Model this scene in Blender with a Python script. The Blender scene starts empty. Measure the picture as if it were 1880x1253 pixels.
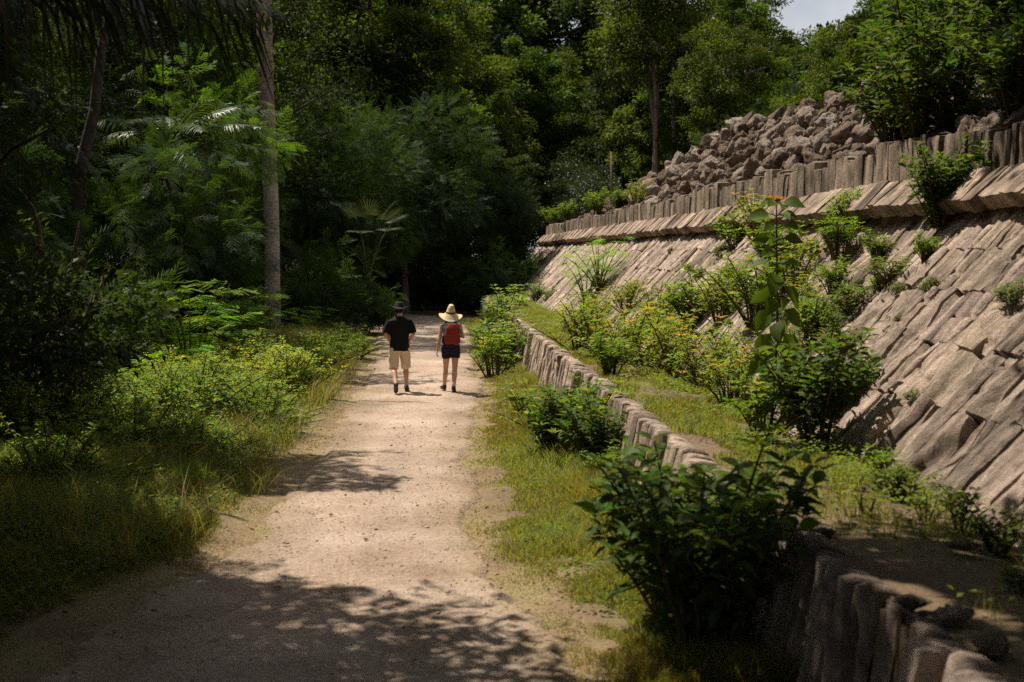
import bpy, math, random
import numpy as np
from mathutils import Vector, Matrix

# ------------------------------------------------------------------ camera, sky, sun, exposure
scene = bpy.context.scene
C = scene.collection
F = 1880 * 50 / 36.0
HC = 2.7
YAW, PITCH = math.atan(150 / F), math.atan(161.5 / F)
cam_d = bpy.data.cameras.new("camera"); cam = bpy.data.objects.new("camera", cam_d); C.objects.link(cam)
cam_d.lens = 50; cam_d.sensor_width = 36; cam_d.clip_end = 2000; cam_d.clip_start = 0.1
cam.location = (0, 0, HC); cam.rotation_euler = (math.pi / 2 - PITCH, 0, -YAW)
cam_d.dof.use_dof = True; cam_d.dof.focus_distance = 26.0; cam_d.dof.aperture_fstop = 2.2
scene.camera = cam
SUN_EL, SUN_BACK = math.radians(63), math.radians(-40)
S = Vector((-math.cos(SUN_EL) * math.cos(SUN_BACK), -math.cos(SUN_EL) * math.sin(SUN_BACK), math.sin(SUN_EL)))
w = bpy.data.worlds.new("World"); scene.world = w; w.use_nodes = True
nt = w.node_tree; bg = nt.nodes["Background"]
sky = nt.nodes.new("ShaderNodeTexSky"); sky.sky_type = 'NISHITA'; sky.sun_disc = False
sky.sun_elevation = SUN_EL; sky.sun_rotation = math.atan2(S.x, S.y); sky.dust_density = 2.0
bg.inputs[1].default_value = 0.055
tc = nt.nodes.new("ShaderNodeTexCoord"); cn = nt.nodes.new("ShaderNodeTexNoise"); cn.inputs['Scale'].default_value = 3.2; cn.inputs['Detail'].default_value = 7
cr = nt.nodes.new("ShaderNodeValToRGB"); cr.color_ramp.elements[0].position = 0.40; cr.color_ramp.elements[1].position = 0.60
cm = nt.nodes.new("ShaderNodeMix"); cm.data_type = 'RGBA'; cm.inputs[7].default_value = (12.0, 12.0, 12.0, 1)
nt.links.new(tc.outputs['Generated'], cn.inputs['Vector']); nt.links.new(cn.outputs[0], cr.inputs[0]); nt.links.new(cr.outputs[0], cm.inputs[0])
nt.links.new(sky.outputs[0], cm.inputs[6]); nt.links.new(cm.outputs[2], bg.inputs[0])
sl = bpy.data.lights.new("sun", 'SUN'); sl.energy = 5.0; sl.angle = math.radians(0.53); sl.color = (1, 0.91, 0.78)
sun = bpy.data.objects.new("sun", sl); C.objects.link(sun)
sun.rotation_euler = S.to_track_quat('Z', 'Y').to_euler()
scene.view_settings.view_transform = 'Standard'; scene.view_settings.look = 'None'
scene.view_settings.exposure = 0.5; scene.view_settings.gamma = 1
cy = scene.cycles
cy.max_bounces = 6; cy.diffuse_bounces = 3; cy.glossy_bounces = 2; cy.transmission_bounces = 4
cy.transparent_max_bounces = 4; cy.caustics_reflective = False; cy.caustics_refractive = False
cy.use_denoising = False; cy.use_adaptive_sampling = False; cy.sample_clamp_indirect = 2.5

# ------------------------------------------------------------------ helpers
rng = np.random.default_rng(11)
random.seed(5)
CAMR = np.array(cam.rotation_euler.to_matrix())
SV = np.array(S)

def at_plane(px, py, X=None, Y=None, Z=None):
    d = CAMR @ np.array([(px - 940) / F, (626.5 - py) / F, -1.0])
    o = np.array([0, 0, HC])
    t = (X / d[0]) if X is not None else ((Y / d[1]) if Y is not None else (Z - HC) / d[2])
    return o + d * t

def tag(o, label=None, cat=None, group=None, kind=None):
    if label: o['label'] = label
    if cat: o['category'] = cat
    if group: o['group'] = group
    if kind: o['kind'] = kind
    return o

def empty(name, loc=(0, 0, 0), rz=0, label=None, cat=None, group=None, kind=None):
    o = bpy.data.objects.new(name, None); C.objects.link(o); o.empty_display_size = 0.2
    o.location = tuple(float(x) for x in loc); o.rotation_euler = (0, 0, rz)
    return tag(o, label, cat, group, kind)

def mesh_of(name, V, Q=None, T=None, col=None, mat=None, smooth=False):
    V = np.asarray(V, np.float32).reshape(-1, 3)
    Q = np.zeros((0, 4), np.int32) if Q is None else np.asarray(Q, np.int32).reshape(-1, 4)
    T = np.zeros((0, 3), np.int32) if T is None else np.asarray(T, np.int32).reshape(-1, 3)
    me = bpy.data.meshes.new(name)
    me.vertices.add(len(V)); me.vertices.foreach_set('co', V.ravel())
    loops = np.concatenate([Q.ravel(), T.ravel()])
    me.loops.add(len(loops)); me.loops.foreach_set('vertex_index', loops)
    starts = np.concatenate([np.arange(len(Q)) * 4, len(Q) * 4 + np.arange(len(T)) * 3]).astype(np.int32)
    me.polygons.add(len(starts)); me.polygons.foreach_set('loop_start', starts)
    if smooth: me.polygons.foreach_set('use_smooth', np.ones(len(starts), bool))
    me.update(calc_edges=True)
    if col is not None:
        a = me.attributes.new('tint', 'FLOAT_COLOR', 'POINT')
        c = np.ones((len(V), 4), np.float32); c[:, :3] = col
        a.data.foreach_set('color', c.ravel())
    if mat: me.materials.append(mat)
    return me

def put(name, me, parent=None, loc=None, rz=None):
    o = bpy.data.objects.new(name, me); C.objects.link(o)
    if parent: o.parent = parent
    if loc is not None: o.location = tuple(float(x) for x in loc)
    if rz is not None: o.rotation_euler = (0, 0, rz)
    return o

class Buf:
    def __init__(s): s.V = []; s.Q = []; s.T = []; s.Cc = []; s.n = 0
    def add(s, V, Q=None, T=None, col=(1, 1, 1)):
        V = np.asarray(V, float).reshape(-1, 3)
        s.V.append(V)
        if Q is not None and len(Q): s.Q.append(np.asarray(Q).reshape(-1, 4) + s.n)
        if T is not None and len(T): s.T.append(np.asarray(T).reshape(-1, 3) + s.n)
        c = np.empty((len(V), 3)); c[:] = col; s.Cc.append(c)
        s.n += len(V)
    def mesh(s, name, mat, smooth=False):
        cat = lambda l, k: np.concatenate(l) if l else np.zeros((0, k), int)
        return mesh_of(name, np.concatenate(s.V), cat(s.Q, 4), cat(s.T, 3), np.concatenate(s.Cc), mat, smooth)

def _h(ix, iy, iz, seed):
    n = (ix * 374761393 + iy * 668265263 + iz * 2147483647 + seed * 974634777) & 0xffffffff
    n = ((n ^ (n >> 13)) * 1274126177) & 0xffffffff
    n = ((n ^ (n >> 16)) * 2246822519) & 0xffffffff
    return ((n ^ (n >> 15)) & 0xffff) / 65535.0

def noise3(x, y, z, seed=0):
    x, y, z = np.broadcast_arrays(np.asarray(x, float), np.asarray(y, float), np.asarray(z, float))
    ix, iy, iz = [np.floor(a).astype(np.int64) for a in (x, y, z)]
    f = [a - np.floor(a) for a in (x, y, z)]
    u, v, t = [a * a * (3 - 2 * a) for a in f]
    r = 0
    for dx in (0, 1):
        for dy in (0, 1):
            for dz in (0, 1):
                r = r + _h(ix + dx, iy + dy, iz + dz, seed) * (u if dx else 1 - u) * (v if dy else 1 - v) * (t if dz else 1 - t)
    return r * 2 - 1

def fbm(x, y, z=0.0, seed=0, o=4):
    r, a, tot = 0, 1.0, 0
    for i in range(o):
        k = 2.03 ** i
        r = r + a * noise3(np.asarray(x) * k, np.asarray(y) * k, np.asarray(z) * k + 7.3 * i, seed + i); tot += a; a *= 0.5
    return r / tot

def unit(v): return v / (np.linalg.norm(v, axis=-1, keepdims=True) + 1e-9)

def frames(d, n):
    d = unit(d); s = unit(np.cross(d, n)); n = np.cross(s, d)
    return np.stack([s, d, n], axis=2)

def inst(tpl, M, P, sc):
    """merge copies of a small leaf shape (verts, quads, tris)"""
    tv, tq, tt = tpl; k = len(tv); N = len(P)
    sc = np.asarray(sc, float)
    if sc.ndim == 1: sc = sc[:, None]
    V = np.einsum('nij,nkj->nki', M, tv[None] * sc[:, None, :]) + P[:, None, :]
    off = (np.arange(N) * k)[:, None, None]
    Q = (tq[None] + off).reshape(-1, 4) if len(tq) else None
    T = (tt[None] + off).reshape(-1, 3) if len(tt) else None
    return V.reshape(-1, 3), Q, T, k

def tube(buf, pts, rad, sides=6, col=(1, 1, 1), cap=True):
    pts = np.asarray(pts, float); n = len(pts); rad = np.broadcast_to(np.asarray(rad, float), (n,))
    tan = unit(np.gradient(pts, axis=0))
    ref = np.array([0.3, 0.9, 0.1]) if abs(tan[0][2]) > 0.8 else np.array([0, 0, 1.0])
    a = unit(np.cross(tan, ref)); b = np.cross(tan, a)
    th = np.arange(sides) * 2 * math.pi / sides
    V = pts[:, None] + rad[:, None, None] * (np.cos(th)[None, :, None] * a[:, None] + np.sin(th)[None, :, None] * b[:, None])
    i = np.arange(n - 1)[:, None] * sides; j = np.arange(sides)[None]; j2 = (j + 1) % sides
    Q = np.stack([i + j, i + j2, i + sides + j2, i + sides + j], -1).reshape(-1, 4)
    V = V.reshape(-1, 3); T = []
    if cap:
        V = np.concatenate([V, pts[:1], pts[-1:]]); k = n * sides
        T = [(k, (q + 1) % sides, q) for q in range(sides)] + [(k + 1, (n - 1) * sides + q, (n - 1) * sides + (q + 1) % sides) for q in range(sides)]
    buf.add(V, Q, T, col)

def bez(p0, p1, p2, n=6):
    t = np.linspace(0, 1, n)[:, None]
    return (1 - t) ** 2 * np.asarray(p0, float) + 2 * t * (1 - t) * np.asarray(p1, float) + t * t * np.asarray(p2, float)

def grid_quads(nu, nv):
    i = np.arange(nu - 1)[:, None] * nv; j = np.arange(nv - 1)[None]
    return np.stack([i + j, i + nv + j, i + nv + j + 1, i + j + 1], -1).reshape(-1, 4)

# ------------------------------------------------------------------ materials
def nodes_mat(name):
    m = bpy.data.materials.new(name); m.use_nodes = True
    t = m.node_tree; return m, t, t.nodes["Principled BSDF"], t.nodes["Material Output"]

def N(t, kind, **kw):
    n = t.nodes.new(kind)
    for k, v in kw.items():
        if k in n.inputs: n.inputs[k].default_value = v
        else: setattr(n, k, v)
    return n

def ramp(t, fac, stops):
    r = t.nodes.new("ShaderNodeValToRGB"); t.links.new(fac, r.inputs[0])
    while len(r.color_ramp.elements) < len(stops): r.color_ramp.elements.new(0.5)
    for e, (p, c) in zip(r.color_ramp.elements, stops):
        e.position = p; e.color = (*c, 1) if len(c) == 3 else c
    return r.outputs[0]

def mixc(t, fac, a, b, mode='MIX'):
    m = t.nodes.new("ShaderNodeMix"); m.data_type = 'RGBA'; m.blend_type = mode
    for sock, v in ((m.inputs[0], fac), (m.inputs[6], a), (m.inputs[7], b)):
        if hasattr(v, 'links'): t.links.new(v, sock)
        elif isinstance(v, (int, float)): sock.default_value = v
        else: sock.default_value = (*v, 1)
    return m.outputs[2]

def leaf_material(name, rough=0.42, trans=0.38, spec=0.4):
    m, t, p, out = nodes_mat(name)
    a = N(t, "ShaderNodeAttribute", attribute_name='tint')
    p.inputs['Roughness'].default_value = rough
    p.inputs['Specular IOR Level'].default_value = spec
    t.links.new(a.outputs[0], p.inputs['Base Color'])
    tr = N(t, "ShaderNodeBsdfTranslucent")
    tc = mixc(t, 1.0, a.outputs[0], (1.9, 1.75, 0.7), 'MULTIPLY')
    t.links.new(tc, tr.inputs[0])
    mx = N(t, "ShaderNodeMixShader"); mx.inputs[0].default_value = trans
    t.links.new(p.outputs[0], mx.inputs[1]); t.links.new(tr.outputs[0], mx.inputs[2])
    t.links.new(mx.outputs[0], out.inputs[0])
    return m

def attr_material(name, rough=0.8, spec=0.3, bump=0.0, scale=40.0, mottled=0.3):
    m, t, p, out = nodes_mat(name)
    a = N(t, "ShaderNodeAttribute", attribute_name='tint')
    tx = N(t, "ShaderNodeTexCoord")
    n = N(t, "ShaderNodeTexNoise", Scale=scale, Detail=4.0); t.links.new(tx.outputs['Object'], n.inputs['Vector'])
    c = ramp(t, n.outputs[0], [(0.3, (1 - mottled,) * 3), (0.7, (1 + mottled,) * 3)])
    t.links.new(mixc(t, 1.0, a.outputs[0], c, 'MULTIPLY'), p.inputs['Base Color'])
    p.inputs['Roughness'].default_value = rough; p.inputs['Specular IOR Level'].default_value = spec
    if bump:
        b = N(t, "ShaderNodeBump", Strength=bump, Distance=0.01); t.links.new(n.outputs[0], b.inputs['Height'])
        t.links.new(b.outputs[0], p.inputs['Normal'])
    return m

def stone_material(name, light, mid, dark, moss=0.25, sc=1.0, rand=False):
    m, t, p, out = nodes_mat(name)
    tx = N(t, "ShaderNodeTexCoord"); co = tx.outputs['Object']
    n1 = N(t, "ShaderNodeTexNoise", Scale=1.3 * sc, Detail=6.0, Roughness=0.65)
    n2 = N(t, "ShaderNodeTexNoise", Scale=11 * sc, Detail=10.0, Roughness=0.78)
    n3 = N(t, "ShaderNodeTexNoise", Scale=75 * sc, Detail=5.0, Roughness=0.7)
    n4 = N(t, "ShaderNodeTexNoise", Scale=3.2 * sc, Detail=5.0, Roughness=0.7)
    vo = N(t, "ShaderNodeTexVoronoi", Scale=34 * sc)
    for n in (n1, n2, n3, n4, vo): t.links.new(co, n.inputs['Vector'])
    base = ramp(t, n1.outputs[0], [(0.32, mid), (0.62, light)])
    spots = ramp(t, n2.outputs[0], [(0.34, (0.45, 0.42, 0.40)), (0.52, (0.95, 0.95, 0.95)), (0.75, (1.2, 1.18, 1.12))])
    c = mixc(t, 0.85, base, spots, 'MULTIPLY')
    if not rand:                                  # weather streaks and splits running along the slabs
        mp = N(t, "ShaderNodeMapping"); mp.inputs['Scale'].default_value = (1.6, 13.0, 1.6); t.links.new(co, mp.inputs['Vector'])
        n5 = N(t, "ShaderNodeTexNoise", Scale=1.0, Detail=9.0, Roughness=0.72, Distortion=0.35); t.links.new(mp.outputs[0], n5.inputs['Vector'])
        c = mixc(t, 0.9, c, ramp(t, n5.outputs[0], [(0.33, (0.34, 0.31, 0.29)), (0.47, (0.95, 0.94, 0.93)), (0.68, (1.3, 1.28, 1.25))]), 'MULTIPLY')
    fac = ramp(t, n4.outputs[0], [(0.5, (0, 0, 0)), (0.72, (1, 1, 1))])
    c = mixc(t, fac, c, dark)
    mo = N(t, "ShaderNodeTexNoise", Scale=2.1 * sc, Detail=7.0, Roughness=0.75); t.links.new(co, mo.inputs['Vector'])
    mf = ramp(t, mo.outputs[0], [(0.58, (0, 0, 0)), (0.72, (moss,) * 3)])
    c = mixc(t, mf, c, (0.07, 0.075, 0.03))
    if rand:
        oi = N(t, "ShaderNodeObjectInfo")
        rc = ramp(t, oi.outputs['Random'], [(0.0, (0.40, 0.35, 0.31)), (0.3, (0.8, 0.7, 0.62)), (0.7, (1.05, 1.0, 0.96)), (1.0, (1.35, 1.33, 1.3))])
        c = mixc(t, 1.0, c, rc, 'MULTIPLY')
    at = N(t, "ShaderNodeAttribute", attribute_name='tint'); c = mixc(t, 1.0, c, at.outputs[0], 'MULTIPLY')
    t.links.new(c, p.inputs['Base Color'])
    p.inputs['Roughness'].default_value = 0.93; p.inputs['Specular IOR Level'].default_value = 0.15
    ad = N(t, "ShaderNodeMath", operation='MULTIPLY_ADD'); t.links.new(n3.outputs[0], ad.inputs[0]); ad.inputs[1].default_value = 0.45
    t.links.new(n2.outputs[0], ad.inputs[2])
    if not rand:
        a2 = N(t, "ShaderNodeMath", operation='MULTIPLY_ADD'); t.links.new(n5.outputs[0], a2.inputs[0]); a2.inputs[1].default_value = 1.1
        t.links.new(ad.outputs[0], a2.inputs[2]); ad = a2
    b = N(t, "ShaderNodeBump", Strength=1.0, Distance=(0.07 if rand else 0.05) / sc); t.links.new(ad.outputs[0], b.inputs['Height'])
    t.links.new(b.outputs[0], p.inputs['Normal'])
    return m

def soil_material(name, stops, sc=1.0, bump=0.6, spots=None):
    m, t, p, out = nodes_mat(name)
    tx = N(t, "ShaderNodeTexCoord"); co = tx.outputs['Object']
    n1 = N(t, "ShaderNodeTexNoise", Scale=0.7 * sc, Detail=8.0, Roughness=0.65)
    n2 = N(t, "ShaderNodeTexNoise", Scale=22 * sc, Detail=6.0, Roughness=0.75)
    n3 = N(t, "ShaderNodeTexVoronoi", Scale=38 * sc)
    for n in (n1, n2, n3): t.links.new(co, n.inputs['Vector'])
    c = ramp(t, n1.outputs[0], stops)
    c = mixc(t, 0.9, c, ramp(t, n2.outputs[0], [(0.3, (0.6, 0.58, 0.55)), (0.5, (1, 1, 1)), (0.72, (1.25, 1.22, 1.2))]), 'MULTIPLY')
    c = mixc(t, 0.5, c, ramp(t, n3.outputs['Color'], [(0.0, (0.65, 0.62, 0.6)), (1.0, (1.3, 1.3, 1.3))]), 'MULTIPLY')
    a = N(t, "ShaderNodeAttribute", attribute_name='tint')
    c = mixc(t, 1.0, c, a.outputs[0], 'MULTIPLY')
    t.links.new(c, p.inputs['Base Color'])
    p.inputs['Roughness'].default_value = 0.95; p.inputs['Specular IOR Level'].default_value = 0.15
    ad = N(t, "ShaderNodeMath", operation='ADD'); t.links.new(n2.outputs[0], ad.inputs[0]); t.links.new(n3.outputs[0], ad.inputs[1])
    b = N(t, "ShaderNodeBump", Strength=bump, Distance=0.025); t.links.new(ad.outputs[0], b.inputs['Height'])
    t.links.new(b.outputs[0], p.inputs['Normal'])
    return m

M_LEAF = leaf_material('leaf', 0.55, 0.4, 0.13)
M_GLOSS = leaf_material('glossy_leaf', 0.42, 0.25, 0.22)
M_GRASS = leaf_material('grass_blade', 0.5, 0.4, 0.3)
M_BARK = attr_material('bark', 0.9, 0.15, 0.8, 14.0, 0.5)
M_TWIG = attr_material('twig', 0.85, 0.15, 0.0, 30.0, 0.3)
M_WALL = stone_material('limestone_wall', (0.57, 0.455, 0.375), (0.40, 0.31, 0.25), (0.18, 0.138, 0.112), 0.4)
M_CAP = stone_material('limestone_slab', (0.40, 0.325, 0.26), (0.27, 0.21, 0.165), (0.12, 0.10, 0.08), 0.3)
M_RUBBLE = stone_material('limestone_rubble', (0.49, 0.415, 0.35), (0.235, 0.18, 0.14), (0.09, 0.07, 0.056), 0.15, 1.0, True)
M_PATH = soil_material('path_gravel', [(0.3, (0.275, 0.20, 0.145)), (0.5, (0.37, 0.28, 0.215)), (0.7, (0.445, 0.355, 0.285))], 1.0)
M_GROUND = soil_material('forest_soil', [(0.3, (0.07, 0.05, 0.032)), (0.55, (0.10, 0.085, 0.04)), (0.75, (0.085, 0.095, 0.035))], 1.0)
M_TERR = soil_material('terrace_soil', [(0.3, (0.13, 0.085, 0.055)), (0.55, (0.17, 0.125, 0.075)), (0.75, (0.12, 0.12, 0.05))], 1.0)

# ------------------------------------------------------------------ the lie of the land
Z1 = 0.85                                   # terrace height
def x_left(Y): return np.interp(Y, [0, 8, 10.3, 13.2, 18.3, 24, 27, 38, 46, 52, 58, 64], [-3.1, -2.8, -2.4, -1.75, -1.5, -1.42, -1.4, -1.4, -1.8, -2.8, -5.0, -9])
def x_right(Y): return np.interp(Y, [0, 8, 10.3, 13.2, 18.3, 24, 27, 38, 52, 58, 64], [1.1, 1.0, 0.8, 0.42, 0.45, 0.75, 1.0, 1.15, 1.4, 1.0, -1.0])
CREST_Y = [5, 12, 16, 20, 24, 29, 35, 41, 48, 55, 63, 71, 80, 90, 100]
CREST_Z = [4.9, 5.0, 5.1, 5.25, 5.45, 5.95, 6.1, 6.25, 5.95, 5.6, 5.35, 5.1, 4.5, 4.2, 3.5]
def z_mound(X, Y):
    zc = np.interp(Y, CREST_Y, CREST_Z)
    return np.interp(X, [6.7, 6.9], [3.9, 4.0]) * 0 + np.where(X < 8.7, 3.95 + (zc - 3.95) * np.clip((X - 6.8) / 1.9, 0, 1) ** 0.8,
                    zc - np.clip((X - 9.6) * 0.55, 0, None))
def z_surface(X, Y):
    z = np.where(X < -2.2, 0.5, 0.0)
    z = np.where(X > 2.25, Z1, z)
    z = np.where(X > 4.0, Z1 + (X - 4.0) * 1.045, z)
    z = np.where(X > 6.3, 4.1, z)
    z = np.where(X > 6.9, z_mound(X, Y), z)
    return z

def lit_mask(P):
    """True where the place that a leaf at P would shade is sunlit in the photograph: gaps between the crowns"""
    P = np.asarray(P, float)
    hit = P.copy(); done = np.zeros(len(P), bool)
    for k in range(90):
        t = k * 0.3
        q = P - SV[None] * t
        below = (q[:, 2] < z_surface(q[:, 0], q[:, 1])) & ~done
        hit[below] = q[below]; done |= below
    X, Y, Z = hit.T
    n = fbm(X * 0.9, Y * 0.55, 0, 3, 3) * 0.9 + fbm(X * 2.6, Y * 2.0, 0, 9, 2) * 0.45
    want = np.full(len(P), -0.45)
    onpath = (X > -2.4) & (X < 2.3)
    a = np.interp(Y, [9, 10.3, 11.6, 12.4, 15.6, 16.1, 19.0, 20, 23.2, 24.2, 25.6, 26.3, 28.4, 29.2, 31, 34, 38, 44, 58, 60], [-0.4, -0.1, 0.25, 0.9, 0.9, -0.35, -0.3, 0.9, 0.8, 0.05, 0.1, 0.95, 0.95, 0.05, -0.1, 0.3, 0.0, 0.05, 0.1, -0.5])
    b = np.interp(Y, [9, 10.0, 11.4, 12.2, 27.5, 29, 30.5, 34, 38, 58, 60], [-0.5, -0.3, 0.3, 0.95, 0.95, 0.3, 0.0, 0.4, 0.05, 0.1, -0.5])
    want = np.where(onpath, np.where(X < -0.4 + 0.25 * n, a, b), want)
    left = (X <= -2.4) & (X > -5.6)
    want = np.where(left, np.interp(Y, [10, 12.5, 14, 16, 17.5, 19, 28, 32, 40], [-0.5, -0.35, 0.12, 0.12, -0.15, 0.4, 0.5, 0.1, -0.3]), want)
    want = np.where((X > -5.5) & (X < -2.4) & (Y > 19.5) & (Y < 30), 0.9, want)
    ter = (X > 2.25) & (X <= 4.0)
    want = np.where(ter, np.interp(Y, [8, 10, 11.5, 13, 15, 60, 64], [-0.5, -0.35, -0.12, 0.2, 0.95, 0.95, 0.3]), want)
    tal = (X > 4.0) & (X <= 6.35)
    want = np.where(tal, np.interp(Y, [8, 10, 12, 15, 18, 22, 75, 80], [-0.3, -0.1, 0.05, 0.12, 0.35, 0.95, 0.95, 0.3]), want)
    up = (X > 6.35)
    want = np.where(up, np.interp(Y, [12, 19, 21.5, 80, 85], [-0.5, -0.35, 0.95, 0.95, 0.0]), want)
    want = np.where((X > 1.7) & (X < 4.2) & (Y < 11.5), np.maximum(want, -.02), want)       # light flecks on the near wall
    want = np.where(~done, -1, want)
    return (want + n * 0.75) > 0

# ground
def sheet(name, xs, ys, zf, mat, tint=None, kind='structure'):
    X, Y = np.meshgrid(xs, ys, indexing='ij')
    V = np.stack([X, Y, zf(X, Y)], -1).reshape(-1, 3)
    col = np.ones((len(V), 3)) if tint is None else tint(X, Y).reshape(-1, 3)
    return tag(put(name, mesh_of(name, V, grid_quads(len(xs), len(ys)), None, col, mat, True)), kind=kind)

xs = np.concatenate([[-500, -200, -80], np.linspace(-40, -6, 35), np.linspace(-5.8, 2.6, 90), np.linspace(3, 40, 38), [80, 200, 500]])
ys = np.concatenate([[-300, -60], np.linspace(-20, 6, 14), np.geomspace(6.3, 90, 240), [110, 150, 300, 900]])
def zg(X, Y):
    z = 0.05 * fbm(X * 0.7, Y * 0.7, 0, 21, 4)
    pathm = np.clip((X - x_left(Y) + 0.4) / 0.5, 0, 1) * np.clip((x_right(Y) - X + 0.4) / 0.5, 0, 1)
    side = np.clip((x_left(Y) - X) / 4.0, 0, 1)
    return z * (1 - pathm) - 0.03 * pathm + 0.25 * side + 0.02 * np.clip(1 - np.abs(X - 1.8), 0, 1)
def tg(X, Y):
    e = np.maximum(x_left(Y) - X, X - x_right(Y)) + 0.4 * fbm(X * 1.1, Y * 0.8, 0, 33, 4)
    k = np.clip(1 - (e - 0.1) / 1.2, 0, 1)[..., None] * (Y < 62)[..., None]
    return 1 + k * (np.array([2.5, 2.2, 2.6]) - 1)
sheet('ground', xs, ys, zg, M_GROUND, tg)

# path: a strip with ragged edges, softly crowned, worn ruts and hollows
u = np.linspace(0, 1, 60); yy = np.geomspace(5.5, 63.5, 420)
U, Y = np.meshgrid(u, yy, indexing='ij')
el = 0.34 * fbm(yy * 1.1, 0.5, 0, 41, 5) + .10 * fbm(yy * 6, 2.5, 0, 42, 3); er = 0.34 * fbm(yy * 1.1, 9.5, 0, 43, 5) + .10 * fbm(yy * 6, 7.5, 0, 44, 3)
XL = x_left(yy) + el - 0.05; XR = x_right(yy) + er + 0.05
X = XL[None] + (XR - XL)[None] * U
edge = np.minimum(U, 1 - U) * (XR - XL)[None]
Zp = 0.02 + 0.02 * fbm(X * 1.3, Y * 0.8, 0, 51, 3) + 0.016 * fbm(X * 5, Y * 3.5, 0, 52, 3) + 0.010 * fbm(X * 11, Y * 9, 0, 53, 3) - 0.09 * np.clip(1 - edge / 0.15, 0, 1)
k = np.clip(1 - (edge + 0.55 * fbm(X * 2, Y * 1.6, 0, 57, 4)) / 0.75, 0, 1)[..., None]
tint = 1 + k * (np.array([0.68, 0.67, 0.56]) - 1)
tint = tint * (1 + 0.24 * fbm(X * 0.8, Y * 0.4, 0, 58, 3) + .18 * fbm(X * 2.2, Y * .12, 0, 59, 3))[..., None]
tag(put('path', mesh_of('path', np.stack([X, Y, Zp], -1).reshape(-1, 3), grid_quads(60, 420), None, tint.reshape(-1, 3), M_PATH, True)), kind='structure')

# terrace top
sheet('terrace_ground', np.linspace(2.40, 4.5, 36), np.geomspace(5, 84, 260),
      lambda X, Y: Z1 - 0.03 - 0.05 * np.clip((2.56 - X) / .14, 0, 1) + 0.05 * fbm(X * 1.7, Y * 1.2, 0, 61, 4) - 0.09 * np.clip((X - 3.4) / 0.6, 0, 1), M_TERR)

# ------------------------------------------------------------------ walls
talud = empty('sloping_stone_wall', (5.2, 40, 0), 0, 'long weathered stone wall with a sloping face, cornice and upright slab course', 'ruin wall')
def rbox(n=(4, 3, 7), p=7.0):
    """a rounded box of unit half size, as six grids"""
    V, Q = [], []; k = 0
    for ax in range(3):
        a, b = [i for i in range(3) if i != ax]
        for sgn in (-1, 1):
            ga, gb = np.linspace(-1, 1, n[a] + 1), np.linspace(-1, 1, n[b] + 1)
            A, B = np.meshgrid(ga, gb, indexing='ij')
            P = np.zeros((A.size, 3)); P[:, a] = A.ravel(); P[:, b] = B.ravel(); P[:, ax] = sgn
            q = grid_quads(n[a] + 1, n[b] + 1)
            V.append(P); Q.append((q if (sgn > 0) == (ax != 1) else q[:, ::-1]) + k); k += len(P)
    V = np.concatenate(V); V = V / (np.abs(V) ** p).sum(1, keepdims=True) ** (1 / p)
    return V, np.concatenate(Q)
RB, RBQ = rbox((4, 5, 12), 18.0)

def slab_course(name, y0, y1, wlo, whi, place, parent, mat, seed, off=(5.2, 40, 0), rough=0.02):
    r = np.random.default_rng(seed); b = Buf(); y = y0
    while y < y1:
        wd = r.uniform(wlo, whi) * (1.35 if r.random() < 0.12 else 1)
        R, c, hs = place(y + wd / 2, wd, r)
        if hs is not None:
            P = RB * np.array(hs)
            wp = P + np.array([0, y, seed]) 
            nz = np.stack([fbm(wp[:, 0] * 7 + k * 9, wp[:, 1] * 8, wp[:, 2] * 1.6, seed + k, 3) for k in range(3)], -1)
            P = P + nz * rough * np.array([1.3, 0.6, 1.2])
            P = P @ R.T + np.array(c) - np.array(off)
            st = np.clip(.6 + 1.8 * fbm(wp[:, 1] * 5 + wp[:, 0] * 3, RB[:, 2] * .5, y * .7, seed + 9, 4), 0, 1)     # weather stains running down
            b.add(P, RBQ, None, (np.array([1, .97, .92]) * r.uniform(.72, 1.25))[None] * (.42 + .65 * st)[:, None])
        y += wd + (r.uniform(.03, .07) if r.random() < .2 else r.uniform(0.0, 0.02))
    return put(name, b.mesh(name, mat, True), parent)

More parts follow.
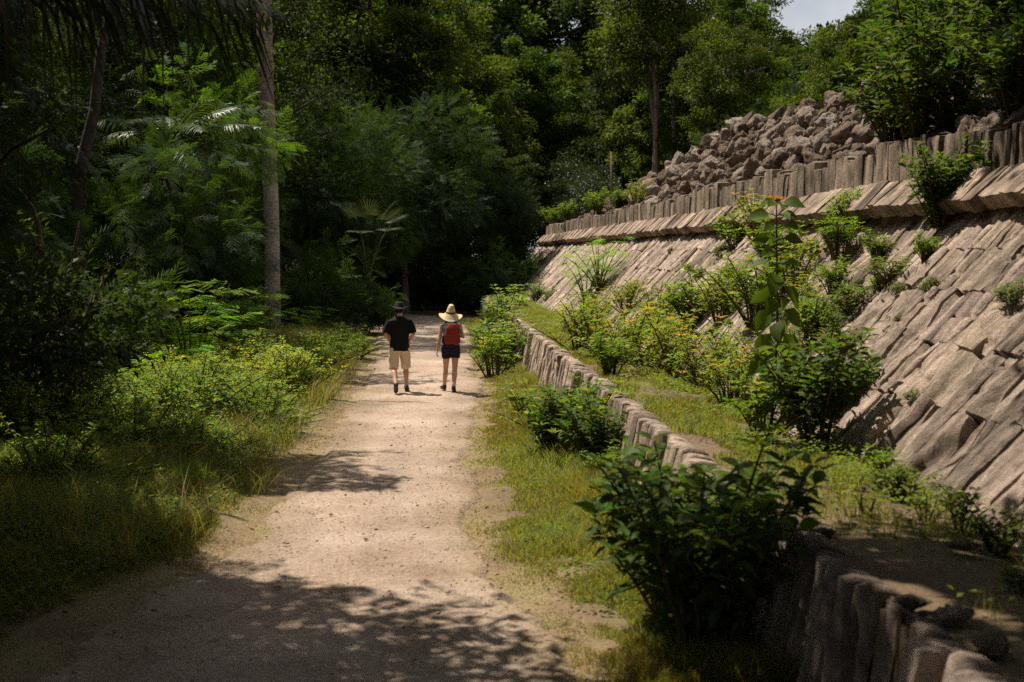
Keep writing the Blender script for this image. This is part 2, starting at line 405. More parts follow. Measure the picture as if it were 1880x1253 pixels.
def rotm(rx=0, ry=0, rz=0): return np.array((Matrix.Rotation(rz, 3, 'Z') @ Matrix.Rotation(ry, 3, 'Y') @ Matrix.Rotation(rx, 3, 'X')))
def place_cornice(y, wd, r):
    if y < 14 and r.random() < 0.05: return None, None, None
    ln = r.uniform(0.52, 0.60); sink = r.uniform(-0.03, 0.03)
    R = rotm(rx=r.normal(0, 0.02), ry=math.radians(46 + r.normal(0, 3)), rz=r.normal(0, 0.03))
    return R, (6.20 + sink, y, 3.42 + r.normal(0, 0.012)), (0.10, wd / 2, ln / 2)
def wall_slabs(name, rows, y0, y1, wlo, whi, frame, thick, parent, off, mat, seed, tplt, flute=1.0, pit=1.0, jit=0.035):
    """a face laid in courses of slabs, each weathered by itself: fluted, pitted, chipped at the edges"""
    r = np.random.default_rng(seed); b = Buf(); tv, tq = tplt
    for i in range(len(rows) - 1):
        y = y0 + r.uniform(0, .3)
        while y < y1:
            wd = r.uniform(wlo, whi) * (r.uniform(.35, .6) if r.random() < .25 else 1)
            yc = y + wd / 2; wob = [0.06 * float(noise3(yc * .45, q * 3.3, .5, seed)) * (0 < q < len(rows) - 1) for q in (i, i + 1)]
            t0, t1 = rows[i] + wob[0] - .012, rows[i + 1] + wob[1] + .012 + r.normal(0, .05) * (len(rows) > 2)
            o, R = frame((t0 + t1) / 2, yc)
            if i == len(rows) - 2: t1 += r.normal(0, jit)
            out = r.normal(0, jit); hl = (t1 - t0) / 2
            P = tv * np.array([thick, wd / 2 - .004, hl])
            P[:, 1] *= 1 + r.normal(0, .05) * tv[:, 2]
            g = np.stack([P[:, 0] + i * 5.1, P[:, 1] + yc, P[:, 2] + (t0 + t1) / 2], 1)
            face = np.clip(-tv[:, 0] * 1.2, 0, 1)
            gy = g[:, 1] + .10 * fbm(g[:, 1] * 1.4, g[:, 2] * 1.1, 0, seed + 1, 2) + r.normal(0, .12) * P[:, 2]
            d = flute * (.040 * fbm(gy * 4.2, g[:, 2] * .5, 0, seed + 2, 3) + .024 * fbm(gy * 12, g[:, 2] * 1.0, 0, seed + 3, 2)) + .020 * fbm(g[:, 1] * 9, g[:, 2] * 7, 0, seed + 4, 4)
            near = float(np.interp(yc, [8, 15, 28], [1.5, 1.1, .7]))
            d = d - pit * near * .075 * np.clip((fbm(gy * 2.0, g[:, 2] * .75, 0, seed + 5, 3) - .12) / .22, 0, 1)
            for _ in range(r.integers(0, 3)):                                   # cracks running across
                zc = r.uniform(-.8, .8) * hl; d = d - .045 * np.exp(-((P[:, 2] - zc - r.normal(0, .25) * P[:, 1] - .05 * fbm(g[:, 1] * 6, zc, 0, seed + 11, 2)) / .016) ** 2) * (r.random() < .6) - r.normal(0, .008) * (P[:, 2] > zc)
            edge = np.abs(tv[:, 1]) ** 8
            d = d - edge * .018 * (1 + fbm(g[:, 1] * 5, g[:, 2] * 5, 0, seed + 6, 2))
            P[:, 0] -= face * (d + out) + (tv[:, 0] > 0) * 0
            P[:, 1] += .035 * fbm(g[:, 2] * 3.5, yc * 3, np.sign(tv[:, 1]) * 2, seed + 7, 3) * np.abs(tv[:, 1])
            P[:, 2] += .035 * fbm(g[:, 1] * 5, i * 3.0, np.sign(tv[:, 2]) * 2, seed + 8, 3) * np.abs(tv[:, 2])
            R2 = R @ rotm(rx=r.normal(0, .012), ry=r.normal(0, .5 * jit), rz=r.normal(0, .8 * jit))
            st = np.clip(.66 + 1.5 * fbm(gy * 3.4, g[:, 2] * .40, 0, seed + 9, 4) + .8 * fbm(gy * 13, g[:, 2] * 1.3, 0, seed + 10, 4), 0, 1)       # weather stains running down the slabs
            c = r.uniform(.82, 1.14) * np.array([1, .985 + .03 * r.random(), .95 + .07 * r.random()])
            b.add(P @ R2.T + o - np.array(off), tq, None, c[None] * (.54 + .68 * st)[:, None])
            y += wd + (r.uniform(.015, .045) if r.random() < .18 else r.uniform(-.003, .010))
    return put(name, b.mesh(name, mat, True), parent)
C46, S46 = math.cos(math.radians(46.3)), math.sin(math.radians(46.3))
def slope_frame(t, y): return np.array([4.0 + C46 * t + S46 * .13, y, Z1 + S46 * t - C46 * .13]), rotm(ry=math.radians(90 - 46.3))
wall_slabs('sloping_face', [-0.3, 0.72, 1.38, 2.05, 2.68, 3.32], 7.5, 80, 0.13, 0.55, slope_frame, .13, talud, (5.2, 40, 0), M_WALL, 101, rbox((2, 14, 22), 36.0), .85, 1.2, .014)
slab_course('cornice', 7.5, 80, 0.25, 0.75, place_cornice, talud, M_WALL, 201)
def place_upright(y, wd, r):
    hgt = r.uniform(0.66, 0.82) + 0.12 * float(noise3(y * 0.35, 1.5, 0, 77)) + (0.07 if r.random() < 0.08 else 0)
    if r.random() < 0.04: hgt -= 0.15
    R = rotm(rx=r.normal(0, 0.025), ry=r.normal(0.03, 0.02), rz=r.normal(0, 0.03))
    return R, (6.66 + r.normal(0, 0.012), y, 3.46 + hgt / 2), (0.17, wd / 2, hgt / 2)
slab_course('upright_slab_course', 7.5, 79.5, 0.16, 0.68, place_upright, talud, M_CAP, 203, rough=0.032)
# core of the wall behind the cornice and slabs, and its far end
b = Buf()
pr = [(4.1, -0.2), (4.12, 0.75), (6.35, 3.12), (6.45, 3.2), (6.62, 3.44), (6.75, 3.9), (7.4, 3.9), (7.4, -0.2)]
V = np.array([[(x - 5.2, yv - 40, z) for x, z in pr] for yv in (5.0, 79.6)]).reshape(-1, 3); n8 = len(pr)
b.add(V, [(i, (i + 1) % n8, n8 + (i + 1) % n8, n8 + i) for i in range(n8)], [(n8, n8 + i, n8 + i + 1) for i in range(1, n8 - 1)])
put('wall_core', b.mesh('wall_core', M_WALL), talud)

low = empty('low_retaining_wall', (2.3, 40, 0), 0, 'low retaining wall of narrow upright stones edging the grassy terrace beside the path', 'retaining wall')
def low_frame(t, y): return np.array([2.14 + .17 * t / .9 + .12, y, t]), rotm(ry=math.radians(10.5))
wall_slabs('stone_face', [-0.15, 0.88], 5.2, 72, 0.12, 0.34, low_frame, .12, low, (2.3, 40, 0), M_WALL, 301, rbox((4, 10, 24), 14.0), .65, 0.9, .030)
b = Buf(); V = np.array([[(x - 2.3, yv - 40, z) for x, z in ((2.28, -.2), (2.40, .80), (2.62, .80), (2.62, -.2))] for yv in (5.0, 72)]).reshape(-1, 3)
b.add(V, [(i, (i + 1) % 4, 4 + (i + 1) % 4, 4 + i) for i in range(4)] + [(4, 5, 6, 7)]); put('wall_core', b.mesh('wall_core', M_TERR), low)

# the mound of rubble behind the slab course
def zm(X, Y): return z_mound(X, Y) - 0.34 + 0.12 * fbm(X * 1.5, Y * 1.5, 0, 71, 3)
sheet('mound', np.linspace(6.78, 16, 46), np.linspace(5, 98, 190), zm, M_RUBBLE)
def rock_mesh(seed, sub):
    import bmesh
    bm = bmesh.new(); bmesh.ops.create_icosphere(bm, subdivisions=sub, radius=1.0)
    P = np.array([v.co for v in bm.verts]); r = np.random.default_rng(seed)
    n = unit(r.normal(size=(22, 3))); d = r.uniform(0.60, 0.95, 22)
    dot = P @ n.T
    rad = np.where(dot > 0.15, d[None] / np.maximum(dot, 0.15), 9).min(1)
    rad = np.minimum(rad, 1.15)
    rad = rad * (1 + 0.12 * fbm(P[:, 0] * 2.5 + seed, P[:, 1] * 2.5, P[:, 2] * 2.5, seed, 4) + 0.16 * fbm(P[:, 0] * 8 + seed, P[:, 1] * 7, P[:, 2] * 7, seed + 1, 3)
                 - 0.22 * np.clip(fbm(P[:, 0] * 4 + seed, P[:, 1] * 4, P[:, 2] * 4, seed + 2, 2) * 3 - 0.6, 0, 1))
    P = P * rad[:, None] * r.uniform([0.85, 0.8, 0.65], [1.15, 1.1, 0.9])
    fs = np.array([[v.index for v in f.verts] for f in bm.faces]); bm.free()
    return P, fs
ROCKS = [rock_mesh(500 + i, 4) for i in range(7)]
ROCKM = [mesh_of('stone', P, None, f, np.ones((len(P), 3)), M_RUBBLE, False) for P, f in ROCKS]
r = np.random.default_rng(31)
cand = []
for it in range(9000):
    Y = 17 + 62 * r.random() ** 1.25; X = r.uniform(6.95, 9.6)
    big = 1 - it / 9000
    s_ = r.uniform(0.09, 0.19) + big ** 9 * r.uniform(0.0, 0.28)
    if Y > 58: s_ *= 0.8
    if any((X - c[0]) ** 2 + (Y - c[1]) ** 2 < (0.80 * (s_ + c[2])) ** 2 for c in cand): continue
    cand.append((X, Y, s_))
cand.sort(key=lambda c: -(c[2] / c[1]) * (1 if c[0] < 9.1 else 0.2))
def stone_label(X, Y, s_):
    size = 'big' if s_ > 0.30 else 'middling' if s_ > 0.19 else 'small'
    hgt = 'along the crest' if X > 8.5 else 'on the flank' if X > 7.7 else 'at the foot'
    end = 'near end' if Y < 32 else 'middle' if Y < 45 else 'far end'
    return '%s limestone block %s of the rubble mound, %s' % (size, hgt, end)
for i, (X, Y, s_) in enumerate(cand[:290]):
    z = float(z_mound(np.array(X), np.array(Y))) + 0.30 * s_ - 0.08
    o = put('rubble_stone', ROCKM[i % 7], None, (X, Y, z))
    o.rotation_euler = tuple(r.uniform(-3.1, 3.1, 3)); o.scale = (s_ * r.uniform(0.9, 1.2), s_ * r.uniform(0.9, 1.25), s_)
    tag(o, stone_label(X, Y, s_), 'stone', 'loose limestone blocks heaped behind the slab course')
b = Buf()
SR = [rock_mesh(540 + i, 2) for i in range(4)]
rest = cand[290:] + [(r.uniform(6.85, 9.6), 10 + 70 * r.random() ** 1.2, r.uniform(0.05, 0.13)) for _ in range(2600)]
for X, Y, s_ in rest:
    P, f = SR[r.integers(4)]
    P = P @ rotm(*r.uniform(-3, 3, 3)).T * s_ + np.array([X, Y, float(zm(np.array(X), np.array(Y))) + 0.12 + 0.3 * s_])
    b.add(P, None, f)
tag(put('rubble', b.mesh('rubble', M_RUBBLE)), 'small broken limestone filling the gaps between the heaped blocks', 'rubble', kind='stuff')

# ------------------------------------------------------------------ leaf shapes
def lf_simple():
    return np.array([(0, 0, 0), (0.5, 0.45, 0.10), (0, 1, -0.12), (-0.5, 0.45, 0.10)]), np.array([(0, 1, 2, 3)]), np.zeros((0, 3), int)
def lf_ovate():
    v = np.array([(0, 0, 0), (-.42, .28, .09), (0, .3, -.01), (.42, .28, .09), (-.40, .58, .03), (0, .6, -.07), (.40, .58, .03), (0, 1.0, -.26)])
    return v, np.array([(1, 2, 5, 4), (2, 3, 6, 5)]), np.array([(0, 2, 1), (0, 3, 2), (4, 5, 7), (5, 6, 7)])
def lf_frond(np_=7, fine=True, seed=3):
    """a feathery compound leaf: side stalks in pairs, each with its rows of leaflets"""
    r = np.random.default_rng(seed); V, Q = [], []
    def quad(a, d, wdt):
        d = np.asarray(d); s_ = np.cross(d, (0, 0, 1)); s_ = s_ / (np.linalg.norm(s_) + 1e-9) * wdt
        k = len(V); V.extend([a, a + d * .5 + s_, a + d, a + d * .5 - s_]); Q.append((k, k + 1, k + 2, k + 3))
    for i in range(np_):
        f = 0.18 + 0.82 * i / (np_ - 1)
        p = np.array([0, f, 0.12 * f - 0.35 * f * f]); ln = 0.42 * math.sin(math.pi * (0.22 + 0.62 * f)) 
        for sg in (-1, 1):
            ang = math.radians(62 - 30 * f); d = np.array([sg * math.sin(ang), math.cos(ang), -0.30 + 0.25 * r.uniform(-1, 1)]) * ln * r.uniform(.8, 1.1)
            if fine:
                m = 10
                for j in range(m):
                    q = p + d * (0.12 + 0.88 * j / (m - 1)) + np.array([0, 0, -0.08 * ln * (j / m) ** 2])
                    pr_ = np.array([d[1], -d[0], 0]) / ln
                    for s2 in (-1, 1): quad(q, (pr_ * s2 * 0.9 + d / ln * 0.55) * 0.060 * (1 - 0.35 * j / m), 0.0125)
            else:
                quad(p, d * .95, 0.028); quad(p + d * .3 + np.array([0, .03, .02]), d * .75, 0.022)
    quad(np.zeros(3), np.array([0, 0.95, -0.2]), 0.008)
    return np.array(V), np.array(Q), np.zeros((0, 3), int)
LF_S, LF_O, LF_F, LF_C = lf_simple(), lf_ovate(), lf_frond(), lf_frond(6, False)

def col_var(base, n, amt=0.3, r=None, warm=0.15):
    r = r or rng
    k = 1 + amt * r.uniform(-1, 1, (n, 1)); h = r.uniform(-1, 1, (n, 1)) * warm
    return np.clip(np.asarray(base) * k * np.concatenate([1 + h, 1 + 0.3 * h, 1 - h], 1), 0.004, 0.9)

def add_leaves(b, tpl, P, d, n, size, wid, col):
    V, Q, T, k = inst(tpl, frames(d, n), P, np.stack([size * wid, size, size], 1))
    b.add(V, Q, T, np.repeat(col, k, 0))

# ------------------------------------------------------------------ trees
def make_tree(seed, h, rc, zc0, nclump, nleaf, tpl, size, wid, col, bark=(0.10, 0.08, 0.065), r0=0.16, wide=(0.25, 0.42), stems=1, cull=None, lean=0.0, clear=0.0):
    """meshes of (wood, crown); cull(P) tells which leaves fall in a light gap"""
    r = np.random.default_rng(seed); wood, crown = Buf(), Buf()
    u3 = unit(r.normal(size=(nclump, 3))); rad = r.random((nclump, 1)) ** 0.4
    hz = (h - zc0) / 2; ctr = np.array([lean * h, 0, zc0 + hz])
    lob = 1 + 0.28 * fbm(u3[:, 0] * 1.7 + seed, u3[:, 1] * 1.7, u3[:, 2] * 1.7, seed, 2)[:, None]
    cl = ctr + u3 * rad * np.array([rc, rc, hz]) * lob
    cl[:, 2] = np.maximum(cl[:, 2], 0.25)
    per = r.multinomial(nleaf, np.ones(nclump) / nclump)
    cs = np.repeat(np.arange(nclump), per); n = len(cs)
    rl = r.uniform(*wide, nclump) * rc
    v = unit(r.normal(size=(n, 3))); rr = r.random((n, 1)) ** 0.55
    P = cl[cs] + v * rr * rl[cs][:, None] * np.array([1, 1, 0.62])
    P[:, 2] += 0.10 * fbm(P[:, 0] * 2, P[:, 1] * 2, P[:, 2] * 2, seed, 2)
    out = unit(P - ctr)
    d = unit(v * 0.7 + out * 0.5 + r.normal(0, 0.45, (n, 3)) + np.array([0, 0, -0.25]))
    nn = unit(np.array([0, 0, 1.0]) + 0.5 * out + r.normal(0, 0.5, (n, 3)))
    cc = col_var(col, nclump, 0.45, r, 0.12)[cs] * (1 + 0.25 * r.uniform(-1, 1, (n, 1)))
    ok = P[:, 2] > 0.05
    if cull is not None: ok &= ~cull(P)
    if clear: ok &= P[:, 2] > clear
    sz = size * r.uniform(0.65, 1.3, n)
    if ok.sum() < 5: ok[:5] = True
    add_leaves(crown, tpl, P[ok], d[ok], nn[ok], sz[ok], wid, cc[ok])
    frac = np.bincount(cs, ok, nclump) / np.maximum(per, 1); clk = cl[frac > .3]
    for s_ in range(stems):
        a = 6.28 * s_ / stems + r.uniform(0, 1); o = np.array([math.cos(a), math.sin(a), 0]) * (0.0 if stems == 1 else 0.25)
        tip = ctr + np.array([math.cos(a), math.sin(a), 0]) * (rc * 0.35 if stems > 1 else 0.0) + np.array([0, 0, hz * 0.55])
        pts = bez(o + (0, 0, -0.2), o + np.array([r.normal(0, .25), r.normal(0, .25), tip[2] * 0.5]), tip, 12)
        pts[1:-1] += r.normal(0, 0.035 * h / 10, (10, 3)) 
        tube(wood, pts, np.linspace(r0 * (1.15 if stems == 1 else 0.8), r0 * 0.22, 12) * np.concatenate([[1.25], np.ones(11)]), 8, np.array(bark) * r.uniform(0.85, 1.15))
        for q in clk[s_::stems][: max(7, nclump // (3 * stems))]:
            k = int(np.clip(np.searchsorted(pts[:, 2], q[2] - 0.4 * np.linalg.norm(q[:2] - pts[5, :2]) - 0.3), 2, 10))
            lp = bez(pts[k], pts[k] * 0.5 + q * 0.5 + np.array([0, 0, -0.12 * h / 10 + r.normal(0, .2)]), q, 7)
            lp[1:-1] += r.normal(0, 0.05, (5, 3))
            tube(wood, lp, np.linspace(r0 * 0.36, 0.012, 7), 5, bark, False)
    return wood, crown

KINDS = {}
def tree_kind(key, name, cat, mat=M_LEAF, **kw):
    wd, cr = make_tree(**kw)
    KINDS[key] = (name, cat, wd.mesh('trunk', M_BARK, True), cr.mesh('crown', mat))
def plant_tree(key, loc, rz, sc, label, group, partname=('trunk', 'crown')):
    name, cat, a, c = KINDS[key]
    if loc[1] > 25:                              # keep the gap of sky over the crest open
        co = np.empty(len(c.vertices) * 3, np.float32); c.vertices.foreach_get('co', co); co = co.reshape(-1, 3)
        for _ in range(30):
            x_, y_ = loc[0] + sc * (co[:, 0] * math.cos(rz) - co[:, 1] * math.sin(rz)), loc[1] + sc * (co[:, 0] * math.sin(rz) + co[:, 1] * math.cos(rz))
            px_ = 790 + x_ * F / y_; py_ = 465 - (loc[2] + sc * 1.07 * co[:, 2] - HC) * F / y_
            if ((px_ > 1445) & (px_ < 1570) & (py_ < 12 + 14 * np.sin(px_ * .07))).mean() < .0012: break
            sc *= .95
    e = empty(name, loc, rz, label, cat, group); e.scale = (sc, sc, sc * random.uniform(0.93, 1.07))
    put(partname[0], a, e); put(partname[1], c, e)
    return e
DK, MD, OL, FE, GL = (0.022, 0.038, 0.009), (0.044, 0.082, 0.010), (0.054, 0.078, 0.010), (0.028, 0.057, 0.010), (0.024, 0.040, 0.014)
tree_kind('broad_a', 'broadleaf_tree', 'tree', seed=1, h=12, rc=3.6, zc0=2.2, nclump=105, nleaf=28000, tpl=LF_S, size=0.21, wide=(.15, .29), wid=0.55, col=DK)
tree_kind('broad_b', 'broadleaf_tree', 'tree', seed=2, h=12, rc=3.2, zc0=3.0, nclump=95, nleaf=26000, tpl=LF_S, size=0.21, wide=(.15, .29), wid=0.55, col=MD)
tree_kind('tall_a', 'tall_tree', 'tree', seed=3, h=18, rc=4.2, zc0=5.0, nclump=130, nleaf=34000, tpl=LF_S, size=0.25, wide=(.14, .27), wid=0.5, col=MD, r0=0.22)
tree_kind('tall_b', 'tall_tree', 'tree', seed=4, h=18, rc=4.0, zc0=3.5, nclump=135, nleaf=34000, tpl=LF_S, size=0.24, wide=(.14, .27), wid=0.5, col=OL, r0=0.2)
tree_kind('feather_a', 'feathery_tree', 'tree', seed=5, h=10, rc=3.4, zc0=1.2, nclump=60, nleaf=7500, tpl=LF_C, size=0.46, wid=1.0, col=FE)
tree_kind('feather_b', 'feathery_tree', 'tree', seed=6, h=8, rc=3.0, zc0=0.8, nclump=50, nleaf=6500, tpl=LF_C, size=0.44, wid=1.0, col=(0.03, 0.058, 0.018))
tree_kind('gloss_a', 'glossy_tree', 'tree', M_GLOSS, seed=7, h=9, rc=2.6, zc0=0.2, nclump=70, nleaf=36000, tpl=LF_S, size=0.12, wid=0.5, col=GL)
tree_kind('multi_a', 'slender_tree', 'tree', seed=8, h=17, rc=3.8, zc0=9.5, nclump=90, nleaf=22000, tpl=LF_S, size=0.19, wide=(.15, .28), wid=0.5, col=OL, stems=4, r0=0.17, bark=(0.17, 0.13, 0.10))
tree_kind('bush_a', 'forest_shrub', 'shrub', seed=9, h=2.6, rc=1.5, zc0=0.1, nclump=34, nleaf=5200, tpl=LF_S, size=0.11, wid=0.55, col=DK, r0=0.04)
tree_kind('bush_b', 'forest_shrub', 'shrub', seed=10, h=2.4, rc=1.4, zc0=0.1, nclump=30, nleaf=900, tpl=LF_C, size=0.42, wid=1.0, col=FE, r0=0.035)

# end of the path: the forest that closes the view
G_END = 'trees closing the view at the end of the path'
spots = [ # key, px (source), Y, scale, label
    ('feather_a', 610, 58, 0.95, 'dark feathery tree drooping over the left side of the path end'),
    ('feather_b', 745, 63, 1.15, 'feathery tree with fine drooping sprays behind the walking man'),
    ('broad_a', 660, 70, 1.15, 'dense dark broadleaf tree behind the feathery tree over the path end'),
    ('tall_a', 700, 82, 1.0, 'tall tree with a round crown above the feathery trees'),
    ('broad_b', 800, 76, 1.0, 'mid green tree in the dark hollow above the two walkers'),
    ('tall_b', 850, 92, 1.0, 'tall olive tree rising above the dark hollow'),
    ('broad_a', 930, 84, 0.85, 'dark tree in the hollow just left of the wall end'),
    ('feather_b', 795, 97, 0.95, 'low feathery tree deep in the dark hollow behind the walkers'),
    ('gloss_a', 775, 90, 0.6, 'dense low tree deep in the dark hollow behind the man'),
    ('gloss_a', 815, 93, 0.55, 'dense low tree deep in the dark hollow behind the woman'),
    ('feather_b', 905, 68, 0.8, 'low feathery tree overhanging the path bend by the wall end'),
    ('tall_a', 950, 100, 1.05, 'tall tree with bright leaf tips above the wall end'),
    ('gloss_a', 1075, 88, 0.95, 'dense small-leaved glossy tree behind the far end of the slab course'),
    ('tall_b', 1040, 106, 1.0, 'tall olive tree behind the glossy small-leaved tree'),
    ('tall_a', 560, 74, 1.05, 'tall tree behind the pale palm trunk'),
    ('tall_b', 480, 80, 1.05, 'tall olive tree left behind the pale palm trunk'),
    ('broad_b', 500, 64, 1.05, 'mid green broadleaf tree just behind the pale palm trunk'),
]
for i, (key, px, Y, sc, lab) in enumerate(spots):
    p = at_plane(px, 465, Y=Y)
    plant_tree(key, (p[0], Y, 0), i * 1.7, sc, lab, G_END)
G_R = 'trees standing behind the rubble mound'
spots = [
    ('multi_a', 1212, 72, 1.1, 'slender tree with several pale bare stems behind the rubble mound'),
    ('multi_a', 1330, 64, 0.72, 'thin tree beside the pale many-stemmed tree'),
    ('broad_a', 1150, 96, 1.15, 'dark tree behind the pale many-stemmed tree'),
    ('tall_b', 1200, 100, 1.05, 'tall olive tree above the far flank of the rubble'),
    ('broad_b', 1270, 82, 1.15, 'broad mid green tree above the far flank of the rubble'),
    ('broad_a', 1350, 70, 1.05, 'very dark round tree behind the middle of the rubble crest'),
    ('feather_a', 1420, 58, 0.9, 'feathery tree behind the crest of the rubble'),
    ('broad_b', 1460, 66, 0.83, 'lower mid green tree under the gap of sky'),
    ('tall_b', 1400, 88, 0.72, 'olive tree under the left edge of the sky gap'),
    ('tall_a', 1500, 84, 1.0, 'tree whose top rises into the gap of sky'),
    ('broad_a', 1560, 60, 0.86, 'dark tree under the right edge of the sky gap'),
    ('broad_b', 1640, 50, 0.9, 'mid green tree behind the leafy shrub on the slab course'),
    ('tall_b', 1740, 56, 0.72, 'olive tree behind the two big shrubs on the rubble'),
    ('broad_a', 1830, 44, 0.88, 'dark tree at the edge of the view behind the rubble'),
    ('feather_a', 1900, 36, 0.9, 'feathery tree behind the rubble at the edge of the view'),
]
for i, (key, px, Y, sc, lab) in enumerate(spots):
    p = at_plane(px, 465, Y=Y)
    plant_tree(key, (p[0], Y, 1.0), i * 2.3 + 0.4, sc, lab, G_R)

# unseen trees added round and behind the viewer to block sky light
for i, (X_, Y_, sc) in enumerate([(-9, -6, 1.0), (-4, -11, 1.0), (2, -12, 1.05), (8, -10, 1.0), (12, -4, .95), (13.5, 3, .95), (14, 10, .9), (-14, -2, 1.05), (-16, 6, 1.05), (-15, 12, 1.0), (-2, -19, 1.15), (7, -20, 1.2), (-10, -18, 1.2), (17, -10, 1.1), (18, 16, .95), (16, 22, .8)]):
    plant_tree(['tall_a', 'broad_a'][i % 2], (X_, Y_, 0.3), i * 1.1, sc * (1.25 if i % 2 else .95), 'unseen tree added to block sky light round the near end of the path', 'forest round the near end of the path')
# deeper rows that close the forest
G_B = 'back rows of the forest'
r = np.random.default_rng(17)
for i in range(30):
    X_ = -48 + i * 3.6; Y_ = 116 + r.uniform(-6, 10); px = 790 + X_ * F / Y_
    sc = (1.5 if not 1405 < px < 1620 else 1.3) * r.uniform(.94, 1.06)
    key = ['tall_a', 'tall_b', 'tall_a', 'broad_a'][i % 4]
    if key == 'broad_a': sc *= 1.4
    plant_tree(key, (X_, Y_, 0.5), r.uniform(0, 6), sc, 'tall dark tree in the back row of the forest' if px < 1405 or px > 1620 else 'lower tree in the back row under the gap of sky', G_B)
for i, (X_, Y_) in enumerate([(-17, 20), (-21, 27), (-18, 38), (-23, 44), (-20, 55), (-14, 60), (-26, 66), (-17, 72), (-10, 66), (-30, 50), (-26, 34), (-12, 82), (-20, 88), (-6, 92), (-13, 53), (-3, 72)]):
    plant_tree(['broad_a', 'tall_a', 'feather_a', 'tall_b'][i % 4], (X_, Y_, 0.2), i * 1.9, r.uniform(1.0, 1.3), 'dark tree deep in the forest left of the path', G_B)
for i, (X_, Y_) in enumerate([(14, 30), (17, 38), (20, 46), (13, 46), (18, 56), (16, 66), (22, 68), (13, 76), (18, 84), (10, 92), (6, 100), (15, 98), (24, 84), (22, 96)]):
    px = 790 + X_ * F / Y_
    plant_tree(['broad_b', 'gloss_a', 'broad_a', 'tall_b'][i % 4], (X_, Y_, 0.8), i * 1.9, r.uniform(.95, 1.15) * (.72 if 1390 < px < 1620 else 1) * (.8 if i % 4 == 3 else 1), 'tree filling the wood behind the rubble mound', G_B)

